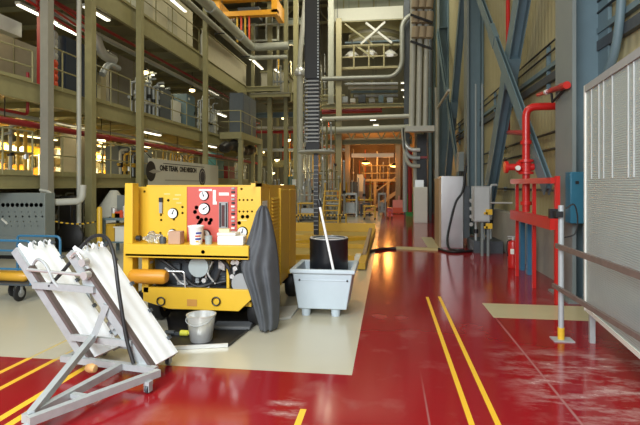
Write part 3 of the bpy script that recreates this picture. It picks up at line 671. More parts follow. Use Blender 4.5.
o = solo('tarp', tb, tarp, 'dark grey tarp draped over the right front corner of the yellow cart', 'tarp')
sm = o.modifiers.new('thick', 'SOLIDIFY'); sm.thickness = .012
# drip tray + bucket
cs = [onZ(172,350),onZ(228,347),onZ(276,309),onZ(166,312)]
t = thing('drip_tray', 'black drip tray with a pale front lip under the yellow cart', 'tray', (cs[0]+cs[1])/2)
b = MB(); b.prism([(p.x,p.y) for p in cs],'Z',.002,.012); part('sheet', b, black, t)
b = MB(); b.bar(cs[0]+V((0,0,.02)),cs[1]+V((0,0,.02)),.02,.035); part('lip', b, silver, t, label='pale metal front lip')
for i,j in ((1,2),(2,3),(3,0)): part('lip', MB().bar(cs[i]+V((0,0,.016)),cs[j]+V((0,0,.016)),.015,.024), blackm, t)
q = onZ(199,343.5); 
t = thing('steel_bucket', 'shiny steel bucket standing on the black drip tray', 'bucket', (q.x,q.y,.012))
part('body', MB().lathe([(0,.0),(.105,.0),(.11,.01),(.145,.26),(.152,.262),(.152,.27),(.14,.27),(.104,.015),(0,.015)],(q.x,q.y+.06,.013),28), silver, t); part('handle', MB().path(spline([(q.x-.145,q.y+.06,.27),(q.x-.11,q.y-.06,.23),(q.x,q.y-.1,.2),(q.x+.11,q.y-.06,.23),(q.x+.145,q.y+.06,.27)],5),.005,6), galv, t)
q = onZ(186,337); solo('yellow_plug', MB().lathe([(0,-.06),(.03,-.06),(.03,.02),(.018,.03),(.018,.07),(0,.07)],(q.x,q.y,.042),12,'X'), mat('lime_yellow',(.75,.75,.08),.5), 'small yellow plug lying on the drip tray left of the bucket', 'plug')
q = onZ(172,336); solo('metal_fitting', MB().lathe([(0,-.05),(.025,-.05),(.025,.05),(0,.05)],(q.x-.02,q.y,.038),12,'X').obox((q.x+.06,q.y,.03),(.06,.03,.03)), darkgrey, 'dark hose fitting lying at the left end of the drip tray', 'fitting')
a = onZ(232,331); 
solo('folded_cloth', MB().obox((a.x-.02,a.y+.1,.032),(.42,.24,.036),Matrix.Rotation(.1,3,'Z')), mat('dark_grey_cloth',(.10,.105,.11),.8), 'flat dark grey pad lying on the drip tray right of the bucket', 'pad', bevel=.012)
# board on floor
cs = [onZ(272,322),onZ(291,319),onZ(300,307),onZ(279,309)]
b = MB(); b.prism([(p.x,p.y) for p in cs],'Z',.001,.03); solo('floor_board', b, mat('pale_grey_board',(.5,.5,.47),.6), 'pale grey board lying on the floor between the tarp and the tub', 'board', bevel=.004)
# ================================================================= TUB, DRUM, STICK
yt = onZ(320,318.5).y; zr = onY(324,270,yt).z
a = onY(289.5,270,yt); b = onY(355,270,yt); c0 = onY(297,310,yt); c1 = onY(346,310,yt); zb = c0.z; D = .80
t = thing('plastic_tub', 'pale blue plastic tub on block feet holding a black drum', 'tub', ((a.x+b.x)/2,yt,0))
m_ = MB(); ti, bi = .05, .07
def rectv(x0,x1,y0,y1,z): return [m_.b.verts.new(p) for p in ((x0,y0,z),(x1,y0,z),(x1,y1,z),(x0,y1,z))]
ins = c0.x-a.x-.02
R = [rectv(c0.x,c1.x,yt+ins,yt+D-ins,zb),rectv(a.x+.03,b.x-.03,yt+.03,yt+D-.03,zr-.05),rectv(a.x,b.x,yt,yt+D,zr-.05),rectv(a.x,b.x,yt,yt+D,zr),rectv(a.x+.06,b.x-.06,yt+.06,yt+D-.06,zr),rectv(c0.x+.03,c1.x-.03,yt+ins+.03,yt+D-ins-.03,zb+.04)]
for r0,r1 in zip(R,R[1:]):
    for k in range(4): m_._f([r0[k],r0[(k+1)%4],r1[(k+1)%4],r1[k]])
m_._f(R[0][::-1]); m_._f(R[-1])
body = part('body', m_, tubmat, t, bevel=.012)
for px in (305,335):
    for yy in (yt+ins+.02,yt+D-ins-.14):
        q = onY(px,314,yt+ins); part('foot', MB().lathe([(.0,.0),(.05,.0),(.062,zb),(0,zb)],(q.x,yy+.06,0),14), tubmat, t)
zl = onY(324,280,yt).z; q0 = onY(297,280,yt); q1 = onY(349,280,yt)
part('front_lip', MB().box(q0.x,q1.x,yt+.035,yt+.075,zl-.025,zl+.0), tubmat, t, bevel=.008)
for px in (299,347): q = onY(px,281,yt); part('bolt', MB().lathe([(0,-.01),(.012,-.01),(.012,.01),(0,.01)],(q.x,yt+.035,zl-.012),8,'Y'), blackm, t)
yd = yt+D*.47; q0 = onY(310,240,yd); q1 = onY(348,240,yd); rd = (q1.x-q0.x)/2; zt3 = onY(329,238,yd).z
xd = (q0.x+q1.x)/2
zd = zb+.042
t = thing('black_drum', 'black open-topped drum standing inside the pale blue tub', 'drum', (xd,yd,zd))
part('body', MB().lathe([(0,0),(rd*.98,0),(rd,.02),(rd,zt3-zd-.03),(rd*1.02,zt3-zd-.02),(rd*1.02,zt3-zd),(rd*.95,zt3-zd),(rd*.94,zt3-zd-.02),(0,zt3-zd-.03)],(xd,yd,zd),32), mat('drum_black',(.008,.009,.012),.35), t)
part('rim', MB().lathe([(rd*.86,zt3-zd-.02),(rd*.99,zt3-zd+.0),(rd*.99,zt3-zd+.012),(rd*.86,zt3-zd+.012)],(xd,yd,zd),32), silver, t, label='pale metal ring on the drum top')
a = onY(320,207,yd-rd-.015); b = onY(333,268,yd-rd-.05)
d = (b-a).normalized(); b2 = b+d*.10
t = thing('white_stick', 'white stick with black tip leaning on the front of the black drum', 'stick', b2)
part('shaft', MB().tube(a,b2,.016,10), white, t); part('tip', MB().path([a-d*.09,a-d*.05,a],[.02,.028,.02],10), black, t, label='black grip at the top of the stick')
# ================================================================= LEFT PLATFORM STRUCTURE
galv_d = mat('dull_grey_pipe', (.27,.28,.25), .45, metal=.2)
PX = -7.8
colY = [onX(47,185,PX).y, onX(90.5,185,PX).y, onX(140,185,PX).y, onX(205.5,185,PX).y, onX(253,185,PX).y, onX(278,185,PX).y]
colL = ['broad greyish platform column near the left edge of the photo','tall beige platform column between the instrument console and the yellow cart','beige platform column rising left of the white banner','beige platform column rising behind the right end of the banner','beige platform column below the jutting cabinet platform','farthest slim beige platform column beside the dark chain tower']
def hcol(name,lab,x,y,w,z0,z1,m,group=None,cat='column'):
    t = thing(name,lab,cat,(x,y,z0),group=group)
    part('flange', MB().box(x-w/2,x+w/2,y-w/2,y-w/2+.02,z0+.02,z1), m, t); part('flange', MB().box(x-w/2,x+w/2,y+w/2-.02,y+w/2,z0+.02,z1), m, t)
    part('web', MB().box(x-.012,x+.012,y-w/2+.02,y+w/2-.02,z0+.02,z1), m, t); part('side_plate', MB().box(x+w/2-.012,x+w/2,y-w/2+.02,y+w/2-.02,z0+.02,z1), m, t)
    part('base_plate', MB().box(x-w*.75,x+w*.75,y-w*.75,y+w*.75,z0,z0+.02), m, t); return t
for k,y in enumerate(colY):
    hcol('platform_column', colL[k], PX, y, .20 if k < 2 else .18, 0, 14.0, beige if k else mat('grey_beige_paint',(.30,.29,.24),.5,var=.12), 'platform front columns')
def rcol(lab,x,y):
    t = thing('platform_column',lab,'column',(x,y,0),group='platform rear columns')
    for z0,z1 in ((0,1.52),(1.83,3.48),(3.92,6.55)):
        part('segment', MB().box(x-.1,x+.1,y-.1,y-.08,z0,z1).box(x-.1,x+.1,y+.08,y+.1,z0,z1).box(x-.1,x+.1,y-.08,y+.08,z0,z1), beige_d, t)
for k,(x,y) in enumerate(((-11.2,12),(-11.2,16.5),(-11.2,21.5),(-11.2,27))):
    rcol(['beige column set back under the left decks, nearest','set-back beige column behind the tall beige front column','set-back beige column behind the banner','set-back beige column far behind the banner'][k], x, y)
def rail(lab,p0,p1,z0,h=1.0,n=4,mid=(.5,),m=beige,r=.02,group='platform railings'):
    p0 = V(p0); p1 = V(p1)
    t = thing('platform_railing', lab, 'railing', (p0.x,p0.y,z0), group=group)
    for f in [1]+list(mid): part('rail', MB().tube((p0.x,p0.y,z0+h*f),(p1.x,p1.y,z0+h*f),r,8), m, t)
    for i in range(n):
        q = p0.lerp(p1, i/(n-1) if n > 1 else 0); part('post', MB().tube((q.x,q.y,z0),(q.x,q.y,z0+h),r,8), m, t)
    part('toe_board', MB().bar((p0.x,p0.y,z0+.05),(p1.x,p1.y,z0+.05),.01,.1), m, t); return t
def deck(lab,x0,x1,y0,y1,z0,z1,m=beige,mf=None):
    t = thing('platform_deck', lab, 'deck', ((x0+x1)/2,(y0+y1)/2,z0), group='platform decks')
    part('slab', MB().box(x0,x1-.12,y0,y1,z1-.08,z1), mf or grate, t)
    e = MB(); e.hbeam((x1-.06,y0,(z0+z1)/2),(x1-.06,y1,(z0+z1)/2),.12,z1-z0,.02); part('edge_beam', e, m, t)
    n = int((y1-y0)/1.6)+1
    for i in range(n):
        y = y0+.06+i*(y1-y0-.12)/max(1,n-1); part('joist', MB().bar((x0,y,z1-.16),(x1-.12,y,z1-.16),.08,.16), beige_d, t)
    return t
XE = PX-.15
deck('lowest platform deck at eye level along the left side', -15.9,XE,8.2,33,1.52,1.83)
deck('middle platform deck above the dark red pipe', -14,XE,7.0,34,3.48,3.92)
deck('highest platform deck at the upper left', -14,XE,7.0,27.2,6.55,7.2)
# railings per bay
bays = [(7.2,colY[0]-.2),(colY[0]+.2,colY[1]-.2),(colY[1]+.2,colY[2]-.2),(colY[2]+.2,colY[3]-.2),(colY[3]+.2,colY[4]-.2)]
n1 = ['low deck railing before the brightly lit interior at the left edge','low deck railing between the two nearest left columns','low deck railing left of the banner, beside the tall beige column','low deck railing behind the white banner','low deck railing beyond the banner']
n2 = ['middle deck railing at the upper left edge','middle deck railing before the navy cabinet','middle deck railing before the plain tan panels','middle deck railing above the banner','middle deck railing beside the jutting cabinet platform']
n3 = ['','','top deck railing left of the cream wall','top deck railing before the cream wall panels','']
for k,(a,b) in enumerate(bays):
    if k == 0: a = 8.4
    nn = 3 if b-a < 2.2 else (3 if b-a < 3 else 5)
    rail(n1[k],(XE-.06,a,0),(XE-.06,b,0),1.83,.98,nn)
    if k == 0: rail(n2[k],(XE-.5,7.2,0),(XE-.06,b,0),3.92,.72,3)
    else: rail(n2[k],(XE-.06,a,0),(XE-.06,b,0),3.92,1.0,nn)
    if n3[k]: rail(n3[k],(XE-.06,a,0),(XE-.06,b,0),7.2,1.05,nn)
# cream parapet panel on top deck, far bay
t = thing('parapet_panel', 'long plain cream parapet panel on the top deck', 'panel', (XE,24,7.2))
part('sheet', MB().box(XE-.08,XE-.03,colY[3]+.15,27.0,7.2,8.35), cream, t); part('cap', MB().box(XE-.11,XE,colY[3]+.15,27.0,8.35,8.42), beige, t)
# cream wall of rooms on top deck
t = thing('deck_room', 'cream walled room standing on the top deck', 'room', (-10.5,19,7.2))
part('wall_panel', MB().box(-12.5,-9.3,14.0,22.5,7.2,9.9), cream, t)
for y in (15.2,17.5,19.8): part('door', MB().box(-9.3,-9.27,y,y+.9,7.22,9.2), mat('pale_door',(.42,.40,.30),.5), t)
part('window', MB().box(-9.3,-9.28,16.4,17.2,8.2,9.3), mat('pale_window',(.62,.62,.52),.2), t)
# middle deck wall panels and cabinets
def wallp(lab,x0,x1,y0,y1,z0,z1,m):
    t = thing('screen_wall', lab, 'panel', ((x0+x1)/2,(y0+y1)/2,z0), group='platform wall panels')
    part('sheet', MB().box(x0,x1,y0,y1,z0,z1), m, t)
    n = max(2,int((y1-y0)/1.2)); 
    for i in range(n): 
        y = y0+(i+.5)*(y1-y0)/n; part('seam_strip', MB().box(x1,x1+.012,y,y+.05,z0,z1), beige_d, t)
    return t
wallp('tan wall panels on the middle deck at the left edge', -10.2,-10.1,8.5,14.2,3.92,5.6,tanwall)
wallp('plain greyish tan panel on the middle deck right of the navy cabinet', -9.3,-9.2,15.2,17.3,3.92,6.1,mat('dull_tan_panel',(.26,.24,.19),.7))
wallp('cream upper wall strip above the middle deck panels', -12.6,-12.5,8.5,20,4.5,6.5,cream)
wallp('grey panel at the far end of the middle deck', -9.6,-9.5,19,24,3.92,5.6,mat('dull_grey_panel',(.20,.22,.21),.7))
a = onX(64,100,-8.9); b = onX(97,30,-8.9)
t = thing('navy_cabinet', 'dark navy cabinet standing on the middle deck behind the columns', 'cabinet', (-9.2,(a.y+b.y)/2,3.92))
part('body', MB().box(-9.6,-8.9,a.y,b.y,3.92,5.75), navy, t); 
for k in range(3): part('door', MB().box(-8.9,-8.88,a.y+.05+k*(b.y-a.y)/3,a.y-.03+(k+1)*(b.y-a.y)/3,4.0,5.7), navy, t)
a = onX(55,97,-8.8)
t = thing('hose_rack', 'red rack with orange hoses beside the navy cabinet', 'rack', (-8.9,a.y,3.92))
part('frame', MB().box(-9.1,-9.05,a.y-.3,a.y+.35,3.92,6.0).box(-9.05,-8.8,a.y-.3,a.y-.24,3.92,6.2), darkred, t)
for k in range(9): part('hose_coil', MB().lathe([(.10,-.06),(.16,-.06),(.16,.06),(.10,.06)],(-8.95,a.y+.06,4.1+.19*k),12,'Y'), [orangered,orangered,mat('faded_orange',(.6,.22,.08)),pipewht][0 if k<5 else 3], t)
t = thing('red_service_rack', 'red pipe frame hanging under the top deck at the upper left', 'frame', (-8.6,11,6.0))
for z in (5.95,6.15,6.35): part('pipe', MB().tube((-8.4,colY[0]+.1,z),(-8.9,colY[1]+1.5,z),.035,8), firered, t)
part('hanger', MB().box(-8.6,-8.55,11,11.06,5.9,6.55), darkred, t)
# pipes
t = thing('fire_main', 'long dark red pipe running along the left platform above the lowest deck', 'pipe', (-8.05,15,2.95))
part('pipe', MB().tube((-8.07,7.2,2.98),(-8.07,30,2.95),.075,12), darkred, t)
for y in (9,13.3,17,19.5,23,26): part('coupling', MB().lathe([(.0,-.05),(.095,-.05),(.095,.05),(0,.05)],(-8.07,y,2.97),12,'Y'), darkred, t)
for y in (9.4,13.4,18,22.5): part('hanger_rod', MB().tube((-8.07,y,3.04),(-8.07,y,3.48),.012,6), blackm, t)
solo('branch_pipe', MB().path(arc_pts([(-8.25,7.2,3.25),(-8.25,colY[0]-.05,3.22),(-8.25,colY[0]-.05,4.2)],.12),.035,8), darkred, 'thinner dark red pipe turning up beside the greyish left column', 'pipe')
solo('drain_pipe', MB().tube((-7.55,onX(79,185,-7.55).y,0),(-7.55,onX(79,185,-7.55).y,9.),.055,12), mat('pale_grey_pipe',(.44,.44,.38),.45), 'slim pale vertical pipe just left of the tall beige column', 'pipe')
pts = [(-7.42,12.5,9.0),(-7.42,26.3,9.2),(-5.4,26.4,9.25)]
t = thing('main_duct_pipe', 'big pale grey pipe running along the top deck then turning right', 'pipe', (-7.6,20,9.0))
part('pipe', MB().path(arc_pts(pts,.5),.22,14), mat('pale_green_grey_pipe',(.36,.37,.31),.45), t)
part('pipe', MB().path(arc_pts([(-7.5,12.5,8.5),(-7.5,26.0,8.55),(-5.4,26.1,8.55)],.4),.12,12), mat('pale_green_grey_pipe',(.36,.37,.31)), t)
for y in (15,19.8,24): part('coupling', MB().lathe([(0,-.06),(.26,-.06),(.26,.06),(0,.06)],(-7.42,y,9.0+.2*(y-12.5)/13.8),16,'Y'), galv, t)
for y in (16,21,25): part('bracket', MB().box(-7.68,-7.2,y,y+.06,8.33,8.38), blackm, t)
for (k,(z,r,x)) in enumerate(((6.32,.05,-8.5),(6.2,.035,-8.7),(6.38,.06,-9.2),(3.3,.05,-9.0),(3.2,.04,-9.4))):
    solo('deck_pipe', MB().tube((x,8,z),(x,26,z),r,8), [darkred,pipewht,galv,pipewht,galv][k], ['thin dark red pipe under the edge of the top deck','thin pale pipe under the top deck','silver conduit deep under the top deck','pale pipe hung under the middle deck','silver pipe hung deeper under the middle deck'][k], 'pipe')
t = thing('air_duct', 'shiny bent air duct at the upper left behind the tall beige column', 'duct', (-9.1,13.6,5.5))
part('duct', MB().path(arc_pts([(-9.0,14.1,6.3),(-9.0,14.4,5.75),(-8.9,15.0,5.7)],.3),.16,14), silver, t)
part('duct', MB().path(arc_pts([(-8.7,14.0,5.0),(-8.7,14.3,5.4),(-8.75,15.0,5.42)],.25),.10,12), galv, t)
t = thing('wide_duct', 'flat silver duct above the tan panels at far upper left', 'duct', (-10.5,9,5.9))
part('duct', MB().box(-11,-10.2,7.2,12.5,5.75,6.15), silver, t); part('flange', MB().box(-11.05,-10.15,9.5,9.56,5.7,6.2), galv, t)
# banner
bx = PX+.17; ya, yb2 = onX(148,170,bx).y, onX(218,170,bx).y
t = thing('banner', 'white banner with black lettering hung on the low deck railing', 'banner', (bx,(ya+yb2)/2,1.45))
part('sheet', MB().box(bx,bx+.012,ya,yb2,1.45,2.47), mat('banner_cloth',(.60,.59,.52),.7,var=.05), t)
RM = Matrix(((0,0,1),(1,0,0),(0,1,0)))
def place_text(txt,size,y,z,m,name,sx=1.):
    b = text_mesh(txt,size)
    for v in b.b.verts: v.co.x *= sx
    bmesh.ops.transform(b.b, matrix=RM.to_4x4(), verts=b.b.verts); bmesh.ops.translate(b.b, verts=b.b.verts, vec=(bx+.017,y,z)); part(name,b,m,t)
ink = mat('black_ink',(.015,.015,.015),.6)
tw0, tw1 = onX(159.3,168,bx).y, onX(196,172,bx).y; zc_ = onX(160,167.5,bx).z
def words(txt,f0,f1):
    b = text_mesh(txt,.25); xs_ = [v.co.x for v in b.b.verts]; w0, w1 = min(xs_), max(xs_); L = (tw1-tw0)*(f1-f0)
    for v in b.b.verts: v.co.x = (v.co.x-(w0+w1)/2)*L/(w1-w0)
    bmesh.ops.transform(b.b, matrix=RM.to_4x4(), verts=b.b.verts); bmesh.ops.translate(b.b, verts=b.b.verts, vec=(bx+.017,tw0+(tw1-tw0)*(f0+f1)/2,zc_-.02)); part('lettering',b,ink,t)
words('ONE TEAM,',0,.46); words('ONE MISSION',.50,1.)
part('small_line', MB().box(bx+.012,bx+.016,ya+1.2,yb2-1.6,1.74,1.79), mat('faint_ink',(.38,.36,.32),.6), t)
part('rule', MB().box(bx+.012,bx+.016,ya+1.05,yb2-1.7,2.33,2.355), ink, t); part('rule', MB().box(bx+.012,bx+.016,ya+1.05,yb2-1.7,1.53,1.555), ink, t)
for y in (ya+.3,(ya+yb2)/2,yb2-.3): part('hanger', MB().bar((bx+.005,y,2.44),(-8.0,y,2.80),.02,.02), blackm, t)
part('emblem', MB().lathe([(0,0),(.33,0),(.33,.006),(0,.006)],(bx+.012,onX(150.6,168,bx).y,2.05),24,'X'), ink, t)
part('emblem_wing', MB().prism([(ya+.02,2.03),(ya+.35,2.12),(ya+.9,2.06),(ya+.35,1.98)],'X',bx+.018,bx+.022), mat('faint_ink',(.38,.36,.32)), t)
cz = onX(202,175,bx).y
part('emblem', MB().lathe([(0,0),(.36,0),(.36,.006),(0,.006)],(bx+.012,cz,1.93),24,'X'), mat('dark_navy_print',(.02,.02,.04),.6), t)
part('emblem_ring', MB().lathe([(.24,.0),(.27,.0),(.27,.012),(.24,.012)],(bx+.012,cz,1.93),24,'X'), mat('faint_ink',(.38,.36,.32)), t)
# jutting cabinet platform
a = onX(222,140,-7.2); b = onX(254,140,-7.2)
t = thing('jutting_platform', 'small beige platform jutting out on one post beyond the banner', 'platform', (-7.5,23.5,0))
part('slab', MB().box(-7.63,-6.6,21.6,25.4,3.72,4.02), beige, t)
part('leg', MB().box(-6.8,-6.6,25.15,25.35,0,3.72), beige, t); part('leg', MB().box(-6.8,-6.6,21.7,21.9,0,3.72), beige, t)
for z in (4.5,5.0): part('rail', MB().path([(-7.6,21.65,z),(-6.65,21.65,z),(-6.65,25.35,z)],.022,8), beige, t)
for (x,y) in ((-6.65,21.65),(-6.65,23.5),(-6.65,25.35)): part('rail_post', MB().tube((x,y,4.02),(x,y,5.0),.022,8), beige, t)
t = thing('dark_cabinet', 'tall dark grey-blue cabinet standing on the jutting platform', 'cabinet', (-7.1,23.8,4.02))
part('body', MB().box(-7.5,-6.85,22.6,25.0,4.02,6.0), mat('slate_cabinet',(.10,.12,.14),.5), t)
for y in (23.0,24.0): part('door', MB().box(-6.85,-6.83,y-.3,y+.45,4.1,5.9), mat('slate_cabinet',(.10,.12,.14)), t)
solo('dark_bundle', MB().path(spline([(-7.2,20.6,3.2),(-7.0,22,3.45),(-7.1,23.5,3.3),(-6.95,24.8,3.45)],6),[.16+.12*math.sin(i*.9)**2 for i in range(19)],10), blackm, 'dark wrapped bundle slung under the jutting platform', 'bundle')
# light fixtures (fluorescent)
def tube_light(lab,p,L=1.3,ax='Y',m=lamp_w,rod=0):
    p = V(p); t = thing('fluorescent_light', lab, 'light', p, group='fluorescent lights')
    dx, dy = (.07,L/2) if ax == 'Y' else (L/2,.07)
    part('housing', MB().box(p.x-dx,p.x+dx,p.y-dy,p.y+dy,p.z,p.z+.07), whitep, t)
    if rod > p.z+.1: part('hanger_rod', MB().tube((p.x,p.y,p.z+.07),(p.x,p.y,rod),.01,6), blackm, t)
    part('lamp_tube', MB().box(p.x-dx*.8,p.x+dx*.8,p.y-dy*.95,p.y+dy*.95,p.z-.03,p.z), m, t)
FL = [ # label, px,py, z
 ('strip light at the very top left of the photo',38,14,6.48,1.6),('second strip light below the topmost left strip light',62,27,6.48,1.6),
 ('strip light under the top deck left of the tall beige column',97,5,6.48,1.2),('bright strip light high above the top deck railing',178,5,9.1,1.6),
 ('strip light under the top deck above the banner',213,93,6.48,1.6),('strip light past the corner of the big grey pipe',258,65,8.3,2.),
 ('farther strip light right of the pipe corner',279,73,8.3,2.),('strip light under the middle deck above the left end of the banner',151,131,3.41,1.4),
 ('strip light under the middle deck above the right end of the banner',210,140,3.41,1.6),('strip light behind the tan panel of the middle deck',147,72,6.48,1.2),
 ('small strip light under the big pipe corner',248,57,8.8,1.2),('small far light left of the jutting cabinet',222,115,5.2,1.2),('small far light under the far middle deck',257,141,4.3,1.),('far strip light behind the last platform column',270,130,5.2,1.2)]
for lab,px,py,z,L in FL:
    p = onZ(px,py,z)
    if p.y > 36: p = onY(px,py,34)
    rod = ZC
    if z in (6.48,3.41):
        rod = 7.12 if z > 5 else 3.84
        if p.x > -8.2: p = onX(px,py,-8.2); p.z = z
    tube_light(lab,p,L,rod=rod)
# bright interior behind the lowest deck
IN = []
for k,(y,z) in enumerate(((17,3.41),(19.5,3.41),(22,3.41),(25,3.41))):
    tube_light(['warm strip light nearest the bright left interior','second warm strip light in the bright left interior','third warm strip light in the bright left interior','fourth warm strip light in the bright left interior'][k],(-13.2,y,z),2.2,'Y',lamp_y,rod=3.84)
t = thing('overhead_crane', 'bright yellow crane beam inside the lit left interior', 'crane', (-13.4,17,2.75))
part('girder', MB().box(-13.9,-13.7,13.5,24,2.75,3.1), craneyel, t)
for k in range(7): part('trolley_block', MB().obox((-13.55,14+1.5*k,2.95),(.22,.5,.28)), mat('bright_yellow',(.8,.55,.03),.5), t)
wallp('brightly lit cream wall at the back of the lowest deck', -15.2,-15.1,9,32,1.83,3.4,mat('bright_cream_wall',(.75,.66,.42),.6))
def shelf(lab,x,y,z0,w,h,n,m,ax='Y',boxes=True,group='storage shelves'):
    t = thing('storage_shelf', lab, 'shelf', (x,y,z0), group=group); d = .45
    sx, sy = (d,w) if ax == 'Y' else (w,d)
    for i in (0,1):
        for j in (0,1): part('post', MB().box(x+i*sx-.02,x+i*sx+.02,y+j*sy-.02,y+j*sy+.02,z0,z0+h), m, t)
    for k in range(n):
        z = z0+.08+k*(h-.15)/max(1,n-1); part('shelf_board', MB().box(x+.02,x+sx-.02,y+.02,y+sy-.02,z,z+.03), m, t)
    return t
BXN = 0
cols = [('white',whitep),('orange',orange),('red',orangered),('grey',midgrey),('brown',cardb),('yellow',yellow_d)]
def boxes_on(x,y,z,w,ax,where,n,h=.25):
    s = w/n
    for i in range(n):
        nm, m = cols[[0,0,5,3,1,4][random.randrange(6)]]; hh = h*random.uniform(.55,1); bw = s*random.uniform(.55,.8)
        cx, cy = (x+.22, y+.06+i*s+s/2-.03) if ax == 'Y' else (x+.03+i*s+s/2, y+.22)
        pos = ['first','second','third','fourth','fifth','sixth','seventh','eighth'][i]
        b = MB(); dx, dy = (.16,bw/2) if ax == 'Y' else (bw/2,.16)
        b.box(cx-dx,cx+dx,cy-dy,cy+dy,z,z+hh); b.box(cx-dx-.008,cx+dx+.008,cy-dy-.008,cy+dy+.008,z+hh,z+hh+.02)
        solo('storage_box', b, m, f'{nm} box, {pos} from the near end, {where}', 'box', group='boxes on storage shelves')
for k,(y,lab,wh) in enumerate(((14.,'nearest white shelf in the lit left interior','nearest lit shelf'),(17.,'second white shelf in the lit left interior','second lit shelf'),(20,'third white shelf in the lit left interior','third lit shelf'),(23.5,'fourth white shelf in the lit left interior','fourth lit shelf'))):
    shelf(lab,-13.6,y,1.83,2.4,.95,2,whitep)
    boxes_on(-13.6,y,1.83+.11,2.4,'Y','low on the '+wh,5,.4); boxes_on(-13.6,y,1.83+.91,2.4,'Y','atop the '+wh,5,.3)
# equipment under and on decks
def cabinet(lab,x0,x1,y0,y1,z0,z1,m,doors=1,name='equipment_cabinet'):
    t = thing(name, lab, 'cabinet', ((x0+x1)/2,(y0+y1)/2,z0)); part('body', MB().box(x0,x1,y0,y1,z0,z1), m, t, bevel=.01)
    for i in range(doors):
        w = (y1-y0)/doors; part('door', MB().box(x1,x1+.012,y0+i*w+.03,y0+(i+1)*w-.03,z0+.06,z1-.05), m, t)
        part('handle', MB().box(x1+.012,x1+.03,y0+(i+1)*w-.10,y0+(i+1)*w-.07,z0+(z1-z0)*.5,z0+(z1-z0)*.6), blackm, t)
        part('label_plate', MB().box(x1+.012,x1+.016,y0+i*w+.12,y0+i*w+.3,z1-.25,z1-.15), whitep, t)
    return t
eq = [
 ('grey-green cabinet on the lowest deck behind the banner',-10.2,-9.6,17.5,19,1.83,3.1,console,2),
 ('slate cabinet on the lowest deck beside the yellow valve cluster',-9.4,-8.9,15.3,16.4,1.83,2.9,mat('slate_cabinet',(.10,.12,.14)),1),
 ('tan cabinet on the lowest deck behind the railing',-9.6,-9.1,13.3,14.3,1.83,3.3,tanwall,1),
 ('dark red cabinet beyond the banner on the lowest deck',-8.9,-8.4,25,26.2,1.83,2.6,darkred,1),
 ('teal cabinet beyond the banner on the lowest deck',-8.9,-8.4,23.2,24.4,1.83,3.2,mat('dull_teal',(.05,.20,.22),.5),1),
 ('grey cabinet on the middle deck above the banner',-9.3,-8.7,17.8,18.8,3.92,5.4,mat('slate_cabinet',(.10,.12,.14)),1),
 ('pale cabinet on the middle deck above the banner',-9.3,-8.7,19.0,19.8,3.92,5.1,whitep,1),
 ('blue-grey cabinet on the middle deck beyond the banner',-9.3,-8.7,20.4,21.3,3.92,5.6,bluegrey,1)]
for e in eq: cabinet(*e)
# valve clusters: red / yellow / silver pipe manifolds
def manifold(lab,x,y,z0,w,h,m,n=5,ax='Y',name='pipe_manifold'):
    t = thing(name, lab, 'pipes', (x,y,z0), group='pipe manifolds')
    for i in range(n):
        s = (i+.5)*w/n; px_, py_ = (x,y+s) if ax == 'Y' else (x+s,y)
        hh = h*random.uniform(.7,1); r = random.uniform(.025,.05)
        e = (px_+.25,py_) if ax == 'Y' else (px_,py_-.25)
        part('pipe', MB().path(arc_pts([(px_,py_,z0),(px_,py_,z0+hh),(e[0],e[1],z0+hh)],.1),r,8), random.choice([m,m,galv,pipewht]), t)
        part('valve', MB().lathe([(0,-.07),(.08,-.07),(.08,.07),(0,.07)],(px_,py_,z0+hh*random.uniform(.3,.7)),10), random.choice([m,blackm,silver]), t)
    a = (x,y,z0+h*.4); b = (x,y+w,z0+h*.4) if ax == 'Y' else (x+w,y,z0+h*.4)
    part('header', MB().tube(a,b,.05,10), m, t); 
    b2 = MB().box(x-.1,x+.1,y,y+w,z0,z0+.06) if ax == 'Y' else MB().box(x,x+w,y-.1,y+.1,z0,z0+.06)
    part('skid', b2, blackm, t); return t
mf = [('yellow valve cluster on the lowest deck left of the banner',-8.7,14.9,1.83,1.6,1.1,yellow_d,6),('golden pipe cluster above the banner on the lowest deck',-9.0,19.3,1.83,2.2,1.3,yellow_d,8),
 ('silver pipe cluster near the far end of the lowest deck',-8.7,27.0,1.83,2.5,1.4,galv,8),('red pipe cluster on the middle deck behind the third column',-9.7,16.0,3.92,2.0,1.9,orangered,8),
 ('silver pipe cluster on the middle deck above the banner',-8.5,15.2,3.92,2.2,1.5,galv,7),('pale pipe cluster on the middle deck by the jutting platform',-8.8,21.8,3.92,2.8,2.0,pipewht,10),
 ('red pipe cluster on the far middle deck',-8.6,28.5,3.92,3,2.2,orangered,9),('beige pipe cluster on the floor beneath the far decks',-8.4,21,0,3,1.4,galv,9),('black pipe cluster on the floor behind the yellow cart',-8.5,15.5,0,2.5,1.4,blackm,8),
 ('silver pipe cluster high on the far top deck',-8.9,23.5,7.2,2.5,1.6,galv,7)]
for e in mf: manifold(*e)
mf2 = [('tall olive pipes on the middle deck behind the plain tan panel',-9.9,17.6,3.92,2.2,2.4,beige_d,9),('tall dark pipes on the middle deck behind the grey cabinet',-10.4,19.6,3.92,3.0,2.4,darkgrey,10),
 ('tall golden pipes deep on the lowest deck behind the banner',-10.6,16.9,1.83,3.4,1.55,mat('gold_pipe',(.55,.38,.06),.4),10),('tall golden pipes deep on the lowest deck beyond the banner',-10.6,21.9,1.83,4.0,1.55,mat('gold_pipe',(.55,.38,.06)),10),
 ('dark pipes on the floor below the banner',-9.0,18.4,0,2.6,1.4,darkgrey,9),('pale pipes on the floor behind the tall beige column',-9.4,12.6,0,1.6,1.4,pipewht,6),('olive pipes on the lowest deck between the near columns',-9.5,10.6,1.83,1.3,1.5,yellow_d,5),
 ('pale pipes on the top deck beside the cream room',-9.0,22.7,7.21,.7,1.8,pipewht,3)]
for e in mf2: manifold(*e)
